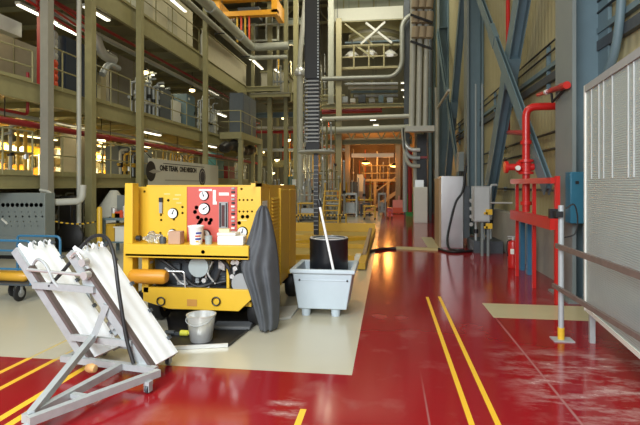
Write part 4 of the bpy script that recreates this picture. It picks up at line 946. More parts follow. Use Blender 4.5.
for k,(x,y,z,lab) in enumerate(((-9.8,19.,3.2,'small warm lamp above the golden pipes behind the banner'),(-9.6,21.5,3.2,'second warm lamp above the golden pipes beyond the banner'),(-9.4,24.2,3.2,'third warm lamp far along the lowest deck'),(-9.6,15.4,3.1,'warm lamp above the yellow valve cluster'),(-9.6,18.4,6.1,'warm lamp over the middle deck cabinets'),(-9.2,22.2,6.1,'warm lamp over the middle deck by the jutting platform'))):
    p = V((x,y,z)); zt_ = 3.84 if z < 4 else 7.12
    t = thing('pendant_lamp', lab, 'lamp', p, group='deck pendant lamps'); part('bulb', MB().lathe([(0,-.10),(.13,-.05),(.13,.03),(0,.06)],p,10), lamp_y, t); part('shade', MB().lathe([(0,.16),(.06,.14),(.2,.04),(.2,.02),(0,.09)],p,12), blackm, t); part('rod', MB().tube(p+V((0,0,.15)),(x,y,zt_),.015,6), blackm, t)
# floor level, left
Yc = 9.55; a = onY(-22,265,Yc); b = onY(45,193,Yc)
t = thing('instrument_console', 'grey instrument console with rows of round dials at the left edge', 'console', ((a.x+b.x)/2,Yc,0))
part('body', MB().box(a.x,b.x,Yc,Yc+.32,.08,b.z), console, t, bevel=.01); part('plinth', MB().box(a.x+.03,b.x-.03,Yc+.05,Yc+.28,0,.08), blackm, t)
for i in range(15):
    q = onY(3+4.75*(i-4),205,Yc)
    if a.x+.06 < q.x < b.x-.05: part('dial', MB().lathe([(.030,-.015),(.046,-.015),(.046,0),(.030,0)],(q.x,Yc,q.z),14,'Y'), black, t)
    q2 = onY(3+4.75*(i-4),205,Yc)
    if a.x+.06 < q2.x < b.x-.05: part('dial_face', MB().lathe([(0,-.006),(.030,-.006),(.030,0),(0,0)],(q2.x,Yc,q2.z),12,'Y'), dialw, t)
for row,(py,m,r) in enumerate(((212,blackm,.012),(216.5,blackm,.022),(221.5,mat('dull_brass',(.4,.28,.08)),.014),(226,blackm,.014))):
    for i in range(10):
        q = onY(-18+6.6*i+row,py,Yc)
        if a.x+.06 < q.x < b.x-.05: part('knob', MB().lathe([(0,-.03),(r,-.03),(r,0),(0,0)],(q.x,Yc,q.z),8,'Y'), m, t)
q = onY(5,221,Yc); part('lever', MB().bar((q.x-.05,Yc-.03,q.z+.05),(q.x+.08,Yc-.03,q.z-.06),.03,.03), whitep, t)
part('shelf', MB().box(a.x,b.x,Yc-.05,Yc,.42,.50), console, t)
# blue cart
t = thing('blue_cart', 'blue tube-framed cart with black castor wheel left of the white ramps', 'cart', onZ(0,300))
Yk = onZ(17,302).y
fr = MB(); k0 = onY(-15,285,Yk); k1 = onY(31,285,Yk); zt4 = onY(10,238,Yk+.3).z
for y in (Yk,Yk+.6):
    part('frame_tube', MB().path(arc_pts([(k0.x,y,.24),(k0.x,y,zt4-.1),(k0.x,y,zt4),(k1.x,y,zt4),(k1.x,y,.24)],.08),.018,8), bluepaint, t)
part('deck', MB().box(k0.x,k1.x,Yk,Yk+.6,.22,.25), darkgrey, t)
for z in (.45,.7): part('side_bar', MB().tube((k0.x,Yk,z),(k1.x,Yk,z),.014,8), bluepaint, t)
for (x,y) in ((onY(17,295,Yk).x,Yk+.05),(k0.x+.05,Yk+.5),(onY(-2,295,Yk).x,Yk+.3)):
    w = part('wheel', MB().lathe([(0,-.025),(.09,-.025),(.11,-.012),(.11,.012),(.09,.025),(0,.025)],(x,y,.11),20,'X'), black, t); part('hub', MB().lathe([(0,-.028),(.055,-.028),(.055,.028),(0,.028)],(x,y,.11),14,'X'), midgrey, w)
    part('fork', MB().box(x-.035,x-.028,y-.02,y+.02,.11,.22).box(x+.028,x+.035,y-.02,y+.02,.11,.22), galv, t)
a = onY(-12,279,Yk-.03); b = onY(22,277,Yk-.03); solo('gas_cylinder', MB().lathe([(0,0),(.05,0),(.075,.03),(.075,b.x-a.x-.08),(.03,b.x-a.x-.02),(0,b.x-a.x)],(a.x,Yk+.14,.326),18,'X'), mat('amber_yellow',(.62,.33,.03),.4), 'amber gas cylinder lying on the blue cart', 'cylinder')
# machines under the lowest deck between columns
Ym = 11.3
t = thing('black_machine', 'black upright machine between the console and the tall beige column', 'machine', onY(64,245,Ym)*1)
a = onY(59,248,Ym); b = onY(71,196,Ym)
part('body', MB().box(a.x,b.x,Ym,Ym+.5,.25,b.z), blackm, t, bevel=.02); part('base', MB().box(a.x-.05,b.x+.1,Ym-.05,Ym+.55,0,.25), darkgrey, t)
part('pipe', MB().path(arc_pts([(a.x+.1,Ym-.05,.6),(b.x+.15,Ym-.08,.6),(b.x+.15,Ym-.08,1.0)],.08),.035,8), blackm, t)
q = onY(76,235,Ym-.1)
t = thing('floor_fan', 'black round fan standing left of the tall beige column', 'fan', (q.x,Ym-.3,0))
part('cage', MB().lathe([(0,-.1),(.25,-.08),(.34,-.02),(.34,.05),(.2,.12),(0,.14)],(q.x,Ym-.3,q.z-.02),22,'Y'), black, t); part('hub', MB().lathe([(0,-.12),(.09,-.12),(.09,-.08),(0,-.08)],(q.x,Ym-.3,q.z-.02),14,'Y'), midgrey, t)
part('stand', MB().bar((q.x,Ym-.3,q.z-.3),(q.x,Ym-.3,.03),.04,.04).box(q.x-.2,q.x+.2,Ym-.5,Ym-.1,0,.03), blackm, t)
t = thing('cream_tank', 'cream tank with cone top behind the black fan', 'tank', (q.x,12.6,0))
part('shell', MB().lathe([(0,.0),(.4,.0),(.4,1.0),(.1,1.45),(0,1.45)],(q.x+.0,12.9,0),20), pipewht, t); part('leg', MB().box(q.x-.1,q.x+.1,12.4,12.5,0,.1), blackm, t)
solo('beige_pipe', MB().path(arc_pts([onY(40,203,10.0),onY(82,201,10.0),onY(83,185,10.0)],.15),.075,12), pipewht, 'fat beige pipe bending up under the lowest deck', 'pipe')
solo('bent_conduit', MB().path(arc_pts([onY(40,190,9.9),onY(52,192,9.9),onY(53.5,206,9.9),onY(50,212,9.9)],.15),.03,8), pipewht, 'thin pale conduit curving beside the greyish left column', 'conduit')
t = thing('workbench', 'blue-grey workbench with drawers left of the yellow cart', 'workbench', onY(115,255,10.6)*1)
Yw = 10.6; a = onY(101,262,Yw); b = onY(134,231,Yw)
part('top', MB().box(a.x,b.x,Yw,Yw+.7,.78,.83), bluegrey, t)
for x in (a.x+.04,b.x-.04):
    for y in (Yw+.05,Yw+.65): part('leg', MB().box(x-.03,x+.03,y-.03,y+.03,0,.78), bluegrey, t)
part('shelf', MB().box(a.x,b.x,Yw+.02,Yw+.68,.25,.28), bluegrey, t)
part('backboard', MB().box(a.x,b.x,Yw+.68,Yw+.7,.83,1.35), mat('dull_grey_panel',(.20,.22,.21)), t)
q = onY(107,238,Yw); solo('yellow_bin', MB().box(q.x-.14,q.x+.14,Yw+.1,Yw+.5,.28,.66).box(q.x-.16,q.x+.16,Yw+.08,Yw+.52,.66,.69), yellow_d, 'yellow bin on the lower shelf of the blue-grey workbench', 'bin')
q = onY(117,236,Yw); solo('white_bin', MB().box(q.x-.12,q.x+.12,Yw+.1,Yw+.5,.28,.60).box(q.x-.14,q.x+.14,Yw+.08,Yw+.52,.60,.63), whitep, 'white bin on the lower shelf of the blue-grey workbench', 'bin')
for k,(px,m,h,lab) in enumerate(((107,silver,.22,'silver canister on the blue-grey workbench'),(114,orangered,.14,'red toolbox on the blue-grey workbench'),(119,whitep,.26,'white canister on the blue-grey workbench'),(124,blackm,.18,'dark case on the blue-grey workbench'),(111,yellow_d,.1,'low yellow case on the blue-grey workbench'))):
    q = onY(px,225,Yw)
    b = MB(); b.lathe([(0,0),(.07,0),(.07,h),(.03,h+.03),(0,h+.03)],(q.x,Yw+.3+.0*k,.83),14) if k in (0,2) else b.box(q.x-.1,q.x+.1,Yw+.2,Yw+.45,.83,.83+h).box(q.x-.03,q.x+.03,Yw+.3,Yw+.34,.83+h,.83+h+.03)
    solo(['canister','toolbox','canister','tool_case','tool_case'][k], b, m, lab, ['canister','toolbox','canister','case','case'][k])
q = onY(99.5,250,10.4); t = thing('yellow_guard_post', 'yellow guard post just right of the tall beige column', 'post', (q.x,10.4,0))
part('tube', MB().lathe([(0,0.02),(.06,.02),(.06,1.05),(.04,1.1),(0,1.1)],(q.x,10.4,0),14), yellow, t); part('base', MB().lathe([(0,0),(.12,0),(.12,.02),(0,.02)],(q.x,10.4,0),14), yellow_d, t)
t = thing('hazard_chain', 'yellow and black hazard chain strung behind the white ramps', 'chain', onY(60,222,9.9))
A0 = onY(52,221,9.9); A1 = onY(88,219,9.9); A1.y += 1.0
for i in range(24):
    f = i/24; g = (i+1)/24; s = lambda f: A0.lerp(A1,f)-V((0,0,.12*math.sin(f*PI)))
    part('link', MB().tube(s(f),s(g),.016,6), yellow if i%2 else black, t)

# ================================================================= CENTRE AND REAR
# tall cable chain tower
dT = 14.; 
def tw(px,py): return onY(px,py,dT)
a = tw(305.5,100); b = tw(319.5,100); cx = (a.x+b.x)/2; hw = (b.x-a.x)/2
t = thing('chain_tower', 'tall black and silver cable chain tower rising behind the black drum', 'tower', (cx,dT,0))
zmid = tw(312,78).z; zlo = tw(312,142).z; zdisc = tw(312,152).z
part('sheath', MB().box(cx-hw,cx+hw-.05,dT,dT+.35,zmid,9.0), black, t)
part('side_rail', MB().box(cx+hw-.02,cx+hw+.0,dT-.03,dT+.02,zlo,9.0), blackm, t); part('side_rail', MB().box(cx-hw-.02,cx-hw,dT-.03,dT+.02,zlo,9.0), blackm, t)
n = 62; zz = [zmid+i*.085 for i in range(int((9-zmid)/.085))]
tee = MB()
for z in zz: tee.box(cx+hw-.06,cx+hw-.02,dT-.03,dT+.02,z,z+.045)
part('rack_teeth', tee, galv, t, kind=None)
n = 17
for i in range(n):
    z = zlo+(zmid-zlo)*i/n; part('link_plate', MB().box(cx-hw,cx+hw-.02,dT-.02,dT+.35,z,z+(zmid-zlo)/n*.4), midgrey, t)
part('core', MB().box(cx-hw+.06,cx+hw-.06,dT+.05,dT+.3,zdisc+.05,zmid), black, t)
part('collar', MB().box(cx-hw,cx+hw,dT,dT+.35,zdisc+.05,zlo-.02), black, t)
part('disc', MB().lathe([(0,-.04),(.50,-.04),(.56,0),(.50,.05),(0,.05)],(cx+.1,dT+.18,zdisc),28), galv, t)
part('lower_mast', MB().box(cx+.02,cx+.16,dT+.08,dT+.22,.15,zdisc-.04), blackm, t)
for i in range(16): z = .3+i*.12*(zdisc-.5)/2; part('rung', MB().box(cx+.02,cx+.16,dT+.05,dT+.08,z,z+.02), midgrey, t) if z < zdisc-.08 else None
part('foot', MB().box(cx-.3,cx+.5,dT-.1,dT+.5,0,.15), yellow_d, t)
# tall silver pipe with white fitting, posts
YR = 27.
def yr(px,py,Y=YR): return onY(px,py,Y)
p = yr(300,72,24); t = thing('silver_riser', 'silver vertical pipe with white fitting left of the chain tower', 'pipe', (p.x,24,0))
part('pipe', MB().tube((p.x,24,.05),(p.x,24,p.z),.16,12), mat('pale_grey_pipe',(.44,.44,.38)), t); part('fitting', MB().lathe([(0,-.18),(.25,-.18),(.30,-.05),(.25,.1),(.18,.2),(0,.2)],(p.x,24,p.z),16), silver, t)
p2 = yr(299,60,24.2); part('pipe', MB().path(arc_pts([(p.x,24,p.z+.2),(p.x,24,p.z+.8),(p.x+.3,24,p.z+4)],.3),.12,10), pipewht, t); part('flange', MB().lathe([(0,0),(.28,0),(.28,.05),(0,.05)],(p.x,24,0),16), blackm, t)
for px,w,m,lab,z1 in ((339,.30,mat('straw_beige_paint',(.38,.34,.19),.5),'straw-coloured post at the left of the orange doorway',onY(339,19,YR).z),(330,.32,mat('pale_green_white_paint',(.46,.47,.38),.5),'pale post rising behind the chain tower',13),(296,.26,beige,'beige post left of the silver riser pipe',15),(286,.22,beige_d,'olive post behind the back of the yellow cart',15),(270,.25,beige_d,'olive post beyond the jutting platform',15)):
    q = yr(px,185); hcol('rear_post',lab,q.x,YR+(.6 if px==330 else 0),w,onY(330,103,YR+.6).z-.08 if px==330 else 0,z1,m,'rear frame posts')
pR = yr(410,100)
hcol('rear_post','dark post at the right of the orange doorway',yr(407,100).x,YR+.3,.3,0,13,darkgrey,'rear frame posts')
def rbeam(lab,px0,px1,py0,py1,Y,m,d=.25,name='cross_beam',truss=False):
    a = onY(px0,py1,Y); b = onY(px1,py0,Y); zc = (a.z+b.z)/2; h = b.z-a.z
    t = thing(name, lab, 'beam', ((a.x+b.x)/2,Y,a.z), group='rear cross beams')
    x0, x1 = a.x, b.x
    part('beam', MB().hbeam((x0,Y,zc),(x1,Y,zc),d,h,.05), m, t)
    if truss:
        w = MB(); n = 6
        for i in range(n):
            xx = x0+(x1-x0)*i/n; x2 = x0+(x1-x0)*(i+.5)/n; x3 = x0+(x1-x0)*(i+1)/n
            w.bar((xx,Y,b.z),(x2,Y,b.z+.75),.07,.07); w.bar((x2,Y,b.z+.75),(x3,Y,b.z),.07,.07)
        part('web_bracing', w, m, t)
    return t
rbeam('beige cross beam above the silver cross pipes',322,412,103,109,YR+.6,beige)
rbeam('beige trussed cross beam directly above the orange doorway',322,412,139,145,YR+.6,beige_d,truss=True)
rbeam('olive beam beneath the pale duct box',340,402,44,48,YR+2,beige)
rbeam('straw beam at the lower edge of the upper equipment bay',340,402,66,70,YR+1,mat('straw_beige_paint',(.38,.34,.19)))
rbeam('dark beam under the round tank',345,404,40,44,YR+3,bluegrey)
rbeam('grey-green beam crossing left of the chain tower, lower',268,306,40,46,YR+2,mat('grey_green_steel',(.26,.29,.24),.5))
rbeam('grey-green beam crossing left of the chain tower, upper',268,306,18,26,YR+2,mat('grey_green_steel',(.26,.29,.24)))
rbeam('topmost grey beam above the chain tower bay',262,410,-6,2,YR+4,mat('grey_green_steel',(.26,.29,.24)))
for lab,pts,r,m in (('silver cross pipe that turns up at the pipe bundle',[(322,79),(394,77),(402,66),(402,24),(409,15),(428,14)],.13,galv_d),('pale cross pipe below the beige cross beam',[(322,119),(412,116)],.12,pipewht),('thick pale cross pipe nearest above the orange doorway',[(322,131),(412,128)],.2,mat('pale_green_grey_pipe',(.36,.37,.31)))):
    solo('cross_pipe', MB().path(arc_pts([yr(x,y,YR-.14-r) for x,y in pts],.5),r,12), m, lab, 'pipe')
solo('cross_pipe', MB().tube(yr(322,112,YR+1.2),yr(382,110,YR+1.2),.14,10), darkred, 'dark red cross pipe behind the silver cross pipes', 'pipe')
t = thing('supply_duct', 'big pale duct box across the upper centre', 'duct', yr(368,24,YR+3))
a = yr(331,24,YR+3); b = yr(403,8,YR+3)
part('duct', MB().box(a.x,b.x,YR+2.6,YR+4.6,a.z,b.z), mat('pale_duct',(.70,.70,.58),.5,var=.04), t); part('flange', MB().box(a.x-.05,b.x+.05,YR+2.55,YR+4.65,a.z-.08,a.z), beige, t)
pn = MB()
t = thing('ribbed_panel', 'ribbed grey wall panel above the pale duct box', 'panel', yr(368,5,YR+5))
a = yr(328,10,YR+5); b = yr(404,-15,YR+5); part('sheet', MB().box(a.x,b.x,YR+5,YR+5.1,a.z,ZC), mat('grey_green_panel',(.26,.27,.20),.7), t)
for i in range(5): part('rib', MB().box(a.x+i*(b.x-a.x)/5,a.x+i*(b.x-a.x)/5+.1,YR+4.9,YR+5,a.z,ZC), beige_d, t)
a = yr(347,33,YR+3.6); b = yr(402,33,YR+3.6); rr = (b.x-a.x)/2; zt = yr(370,24,YR+3).z-.1; zb_ = yr(370,41,YR+3).z
t = thing('round_tank', 'pale round tank bottom under the duct box', 'tank', ((a.x+b.x)/2,YR+5.2,zb_))
part('shell', MB().lathe([(0,zb_),(rr*.8,zb_),(rr,zb_+.35),(rr,zt)],((a.x+b.x)/2,YR+5.2,0),32), mat('tank_cream',(.42,.40,.30),.5), t); part('band', MB().lathe([(rr,zb_+.5),(rr+.05,zb_+.5),(rr+.05,zb_+.7),(rr,zb_+.7)],((a.x+b.x)/2,YR+5.2,0),32), beige_d, t)
t = thing('cross_bracing', 'white X bracing in front of the round tank', 'brace', yr(372,46,YR+1.6))
part('brace_bar', MB().bar(yr(361,44,YR+1.6),yr(385,22,YR+1.6),.1,.12), whitep, t); part('brace_bar', MB().bar(yr(366,23,YR+1.75),yr(392,43,YR+1.75),.1,.12), whitep, t); part('brace_bar', MB().bar(yr(345,24,YR+1.9),yr(372,44,YR+1.9),.08,.1), beige, t)
part('brace_bar', MB().bar(yr(358,47,YR+1.6),yr(374,58,YR+1.6),.08,.12), beige, t)
rail('straw railing of the upper centre bay', yr(339,70,YR+.9),yr(384,70,YR+.9), yr(339,69,YR+.9).z,1.3,4,(.5,),mat('straw_beige_paint',(.38,.34,.19)),.05,'rear railings')
for k,(px,py) in enumerate(((352,56),(370,54),(390,55))):
    p = yr(px,py,YR+2.4); t = thing('round_lamp', ['wide pale lamp shade in the upper centre bay, left','wide pale lamp shade in the upper centre bay, middle','wide pale lamp shade in the upper centre bay, right'][k],'lamp',p,group='upper bay lamps')
    part('shade', MB().lathe([(.0,.3),(.15,.3),(.45,.0),(.47,-.02),(.42,.0),(0,.2)],p,20), whitep, t); part('bulb', MB().lathe([(0,-.1),(.2,-.05),(.2,.08),(0,.1)],p,12), mat('lamp_dim',(1,.97,.85),emit=.5), t); part('rod', MB().tube(p+V((0,0,.3)),p+V((0,0,1.)),.03,6), blackm, t)
# mid-level equipment: shelves/pipes band y 80-102 and lamps
t = thing('pipe_rack', 'rack of stacked horizontal pipes under the silver cross pipe', 'pipe rack', yr(370,102,YR+1.5))
for k in range(5):
    y_ = 84+4.0*k; part('pipe', MB().tube(yr(345+3*k,y_,YR+1.6+.3*k),yr(398,y_-.5,YR+1.6+.3*k),.08,8), [galv,pipewht,bluegrey,galv,beige][k], t)
for px in (352,372,392): part('post', MB().bar(yr(px,102,YR+2.9),yr(px,80,YR+2.9),.12,.12), beige_d, t)
t = thing('upper_machine', 'jumble of silver machinery on the beam under the silver cross pipe', 'machine', yr(355,102,YR+.7))
for k,(px,py,w,h) in enumerate(((345,99,6,6),(353,100,5,4),(362,99,7,8),(372,100,6,4),(381,99,5,7),(390,100,6,5))):
    a = yr(px-w/2,103,YR+.7); b = yr(px+w/2,103-h,YR+.7); part('unit', MB().box(a.x,b.x,YR+.5,YR+.9,a.z,b.z), [galv,whitep,darkgrey,midgrey,bluegrey,galv][k], t)
for k,(px,py,w) in enumerate(((321.5,119.5,3),(337.5,118.5,3),(349,118.5,3),(373,120,8),(373,125,7),(404,83,8),(404,90,7),(405,97,5))):
    p = yr(px+(3 if k==4 else 0),py,YR+2.2+.35*k); tube_light(['small bay light just right of the chain tower','second small bay light right of the chain tower','third small bay light right of the chain tower','upper bright bay light behind the cross pipes','lower bright bay light behind the cross pipes','top bay light beside the pipe bundle','middle bay light beside the pipe bundle','bottom bay light beside the pipe bundle'][k],p,w*.055,'X',rod=ZC)
# diagonal stair struts at y 88-102 left
rail('olive stair rail beside the chain tower',yr(322,100,YR+1),yr(336,100,YR+1),yr(322,100,YR+1).z,1.2,3,(.5,),beige_d,.04,'rear railings')
# pipe jacket bundle
YBd = 19.5
t = thing('pipe_bundle', 'bundle of thick pale pipes hanging in front of the dark wall steel', 'pipes', onY(420,130,YBd))
for px,w in ((411.5,.2),(418.5,.19),(425,.17)):
    a = onY(px,127,YBd+.05*w); b = onY(px+2.5,-20,YBd); part('pipe', MB().path([a,a.lerp(b,.5),V((b.x,b.y,ZC))],w*.55,12), pipewht, t)
for px in (415,422,429):
    for k in range(3):
        a = onY(px,38-15*k,YBd-.2); part('wrap', MB().tube(a,onY(px+1,27-15*k,YBd-.2),.15,10), mat('tan_pipe_wrap',(.38,.30,.20),.7), t)
a = onY(405,132,YBd); b = onY(434,126,YBd); part('bottom_beam', MB().box(a.x,b.x,YBd-.2,YBd+.3,a.z,b.z), pipewht, t)
for py in (18,44): a = onY(410,py,YBd); b = onY(432,py+8,YBd); part('bracket', MB().bar(a+V((0,-.38,0)),b+V((0,-.38,0)),.08,.08), blackm, t)
t = thing('hose_tower', 'dark tower of hoses and bent silver pipes under the pipe bundle', 'pipes', onY(424,200,22)*1)
a = onY(417,215,22.5); b = onY(427,134,22.5); part('dark_core', MB().box(a.x,b.x,22.5,22.9,0,b.z), blackm, t)
for k,(y0,y1) in enumerate(((142,152),(150,160),(158,150))):
    part('bent_pipe', MB().path(arc_pts([onY(403,128,22.2),onY(403.5+k,y0,22.2),onY(410,y0+8,22.2),onY(420,y0+8,22.2)],.35),.09,10), [silver,galv,pipewht][k], t)
for px in (405,410,415): part('pipe', MB().tube(onY(px,212,22.6),onY(px,150,22.6),.10,8), [galv,darkred,pipewht][(px//5)%3], t)
part('platform', MB().box(a.x-.2,b.x+.0,22.3,22.95,onY(410,156,22.1).z-.1,onY(410,156,22.1).z), darkred, t)
part('pipe', MB().tube((b.x+.15,22.6,0),(b.x+.15,22.6,6),.07,8), bluegrey, t); part('pipe', MB().tube((b.x+.4,22.6,0),(b.x+.4,22.6,6),.05,8), pipewht, t)
# ---------------- orange lit bay
YO = 28.4
xl = onY(346,185,YO).x; xr = onY(399,185,YO).x; zo = onY(370,144,YO).z
orsteel = mat('ochre_steel',(.40,.28,.14),.5,var=.15)
t = thing('doorway_frame', 'orange-lit steel doorway frame at the far end of the aisle', 'frame', (xl,YO,0))
part('jamb', MB().box(xl-.05,xl+.22,YO,YO+.25,0,zo), orsteel, t); part('jamb', MB().box(xr-.2,xr+.08,YO,YO+.25,0,zo), orsteel, t); part('lintel', MB().box(xl-.05,xr+.1,YO,YO+.25,zo,zo+.35), orsteel, t)
part('inner_header', MB().box(xl+.3,xr-.3,YO+.3,YO+.5,onY(370,157,YO).z,onY(370,153,YO).z), pipewht, t)
wallb = mat('ochre_wall',(.22,.17,.12),.7,var=.2)
t = thing('bay_shell', 'orange lit bay walls behind the far doorway', 'bay', ((xl+xr)/2,YO+5,0))
part('side_panel', MB().box(xl-1.2,xl-1.1,YO+.5,YO+8,0,zo+.8), wallb, t); part('side_panel', MB().box(xr+.9,xr+1.0,YO+.5,YO+8,0,zo+.8), wallb, t); part('rear_panel', MB().box(xl-1.2,xr+1,YO+8,YO+8.1,0,zo+.8), wallb, t); part('roof_panel', MB().box(xl-1.2,xr+1,YO+.5,YO+8.1,zo+.8,zo+.9), wallb, t)
for k,(px,py) in enumerate(((366,163),(394.5,166))):
    p = onY(px,py,YO+1.5); t = thing('bay_lamp', ['glowing bay lamp left inside the orange doorway','glowing bay lamp right inside the orange doorway'][k],'lamp',p,group='orange bay lamps')
    part('shade', MB().lathe([(0,.18),(.12,.16),(.35,.02),(.35,0),(0,.1)],p,16), blackm, t); part('bulb', MB().lathe([(0,-.09),(.24,-.04),(.24,.03),(0,.06)],p,12), lamp_o, t); part('rod', MB().tube(p+V((0,0,.17)),p+V((0,0,.8)),.02,6), blackm, t)
# yellow stair in bay
baystl = mat('straw_bay_steel',(.52,.40,.18),.5)
t = thing('orange_stair', 'orange-lit open stair inside the far doorway', 'stairs', onY(388,213,YO+3))
A0 = onY(372,206,YO+3); A1 = onY(398,177,YO+3)
for yy in (YO+2.6,YO+3.4):
    part('stringer', MB().bar((A0.x,yy,.05),(A1.x,yy,A1.z-.9),.08,.2), baystl, t); part('handrail', MB().bar((A0.x,yy,1.0),(A1.x,yy,A1.z+.1),.06,.06), baystl, t)
for i in range(7):
    q = V((A0.x,0,.05)).lerp(V((A1.x,0,A1.z-.9)),(i+.5)/7); part('tread', MB().box(q.x-.12,q.x+.12,YO+2.65,YO+3.35,q.z,q.z+.05), baystl, t)
t = thing('bay_platform', 'orange-lit steel platform with railing inside the far doorway', 'platform', onY(385,213,YO+4.2))
a = onY(362,180,YO+4.5); b = onY(400,176,YO+4.5); part('slab', MB().box(a.x,b.x,YO+4.2,YO+6,a.z-.1,a.z+.06), baystl, t)
for px in (363,375,388,398): q = onY(px,180,YO+4.3); part('leg', MB().box(q.x-.09,q.x+.09,YO+4.25,YO+4.42,0,a.z-.1), baystl, t)
for dz in (.45,.95): part('rail', MB().tube((a.x,YO+4.25,a.z+dz),(b.x,YO+4.25,a.z+dz),.04,8), baystl, t)
for px in (364,372,380,388,396): q = onY(px,180,YO+4.25); part('rail_post', MB().tube((q.x,YO+4.25,a.z),(q.x,YO+4.25,a.z+.95),.035,8), baystl, t)
for k,(px,w,h,m,lab) in enumerate(((353,.5,1.8,darkgrey,'dark cabinet left inside the far doorway'),(358,.6,1.2,midgrey,'low grey cabinet left of the orange stair'),(360,.4,2.3,pipewht,'pale tall cabinet inside the far doorway'))):
    q = onY(px,213,YO+2.+k*.9); cabinet(lab,q.x-w/2,q.x+w/2,YO+2.+k*.9,YO+2.6+k*.9,0,h,m,1)
manifold('rust coloured pipes high inside the far doorway',onY(350,150,YO+6.5).x,YO+6.8,0,3.0,4.2,mat('rust_paint',(.45,.14,.06),.5),7,'X')
# ---------------- far floor equipment between cart and aisle
rb = [ # label, px0,px1,pyTop, Y, mat, kind
 ('silver box-shaped test bench at the far end of the pale floor',343,357,193,24.5,galv),
 ('grey upright test unit far down the pale floor',378,386,193,25.5,midgrey),
 ('dark low crate far down the pale floor',360,370,203,25,darkgrey),
 ('tan low crate beside the silver test bench',331,341,205,24,tanwall)]
for lab,x0,x1,yt_,Y,m in rb:
    a = onY(x0,213,Y); b = onY(x1,yt_,Y)
    t = thing('test_bench', lab, 'bench', ((a.x+b.x)/2,Y,0)); W_ = b.x-a.x
    for x in (a.x+.04,b.x-.04):
        for y in (Y+.04,Y+.7): part('leg', MB().box(x-.035,x+.035,y-.035,y+.035,0,b.z-.1), m, t)
    part('top', MB().box(a.x,b.x,Y,Y+.75,b.z-.1,b.z), m, t); part('box', MB().box(a.x+.12,b.x-.12,Y+.1,Y+.65,.25,b.z*.6), m, t); part('shelf', MB().box(a.x+.07,b.x-.07,Y+.05,Y+.7,.18,.25), m, t)
# yellow stair (rolling ladder)
t = thing('rolling_stair', 'yellow rolling stair behind the black drum', 'stairs', onY(331,220,20)*1)
Ys = 19.8; a = onY(322,225,Ys); b = onY(338,190,Ys)
for x in (a.x,b.x): part('side_frame', MB().bar((x,Ys,.05),(x,Ys+1.0,b.z),.06,.1).bar((x,Ys+1.0,.0),(x,Ys+1.0,b.z+.3),.06,.06), yellow_d, t)
for i in range(7): f = (i+.6)/7; part('tread', MB().box(a.x+.03,b.x-.03,Ys+f-.1,Ys+f+.08,b.z*f,b.z*f+.05), yellow_d, t)
# yellow wheeled carts
for k,(px0,px1,yt_,Y,lab) in enumerate(((363,376,206,22.5,'small yellow trolley beside the far aisle'),(297,318,203,20.5,'yellow work stand behind the right side of the cart'),(387,393,208,23.5,'red-topped small trolley at the aisle edge'))):
    a = onY(px0,213,Y); b = onY(px1,yt_,Y); m = yellow_d if k < 2 else firered
    t = thing('work_stand', lab, 'stand', ((a.x+b.x)/2,Y,0))
    for x in (a.x+.05,b.x-.05):
        for y in (Y+.05,Y+.65):
            part('leg', MB().box(x-.03,x+.03,y-.03,y+.03,.1,b.z), m, t); part('wheel', MB().lathe([(0,-.02),(.05,-.02),(.05,.02),(0,.02)],(x,y,.05),12,'X'), black, t)
    for z in (.35,b.z-.05): part('shelf', MB().box(a.x,b.x,Y,Y+.7,z,z+.05), m, t)
    part('load', MB().box(a.x+.15,b.x-.15,Y+.12,Y+.55,.4,.4+(b.z-.5)*.6), [orange,galv,midgrey][k], t)
manifold('silver and black pipe stand behind the black drum',onY(297,215,21.8).x,21.8,0,1.9,1.9,galv,8,'X')
manifold('pale pipe stand beneath the chain tower disc',onY(301,215,23.2).x,23.2,0,2.2,2.8,pipewht,9,'X')
manifold('yellowish pipe stand beside the straw post',onY(343,215,26).x-.6,26,0,2.2,2.0,yellow_d,7,'X')
t = thing('barrier_chain', 'yellow and black chain barrier behind the black drum', 'chain', onY(296,216,18.2))
A0 = onY(294,215.5,18.2); A1 = onY(346,215,18.2)
for i in range(30): part('link', MB().tube(A0.lerp(A1,i/30),A0.lerp(A1,(i+1)/30),.03,6), yellow if i%2 else black, t)
for f in (0,.5,1): q = A0.lerp(A1,f); part('post', MB().tube((q.x,q.y,0),(q.x,q.y,q.z+.05),.03,8), yellow_d, t)
q = onY(399,205,27.6); solo('pale_red_sign', MB().box(q.x-.35,q.x+.35,27.6,27.66,onY(399,210,27.6).z,onY(399,200,27.6).z).box(q.x-.03,q.x+.03,27.62,27.65,0,1.), pink, 'pale red signboard at the far right of the doorway', 'sign')
a = onY(388,215,27.4); b = onY(414,215,27.4); t = thing('red_barrier', 'low red barrier at the far end of the aisle', 'barrier', ((a.x+b.x)/2,27.4,0))
part('board', MB().box(a.x,b.x,27.4,27.5,.05,.35), orangered, t); 
for x in (a.x+.1,b.x-.1): part('foot', MB().box(x-.05,x+.05,27.2,27.7,0,.05), orangered, t)
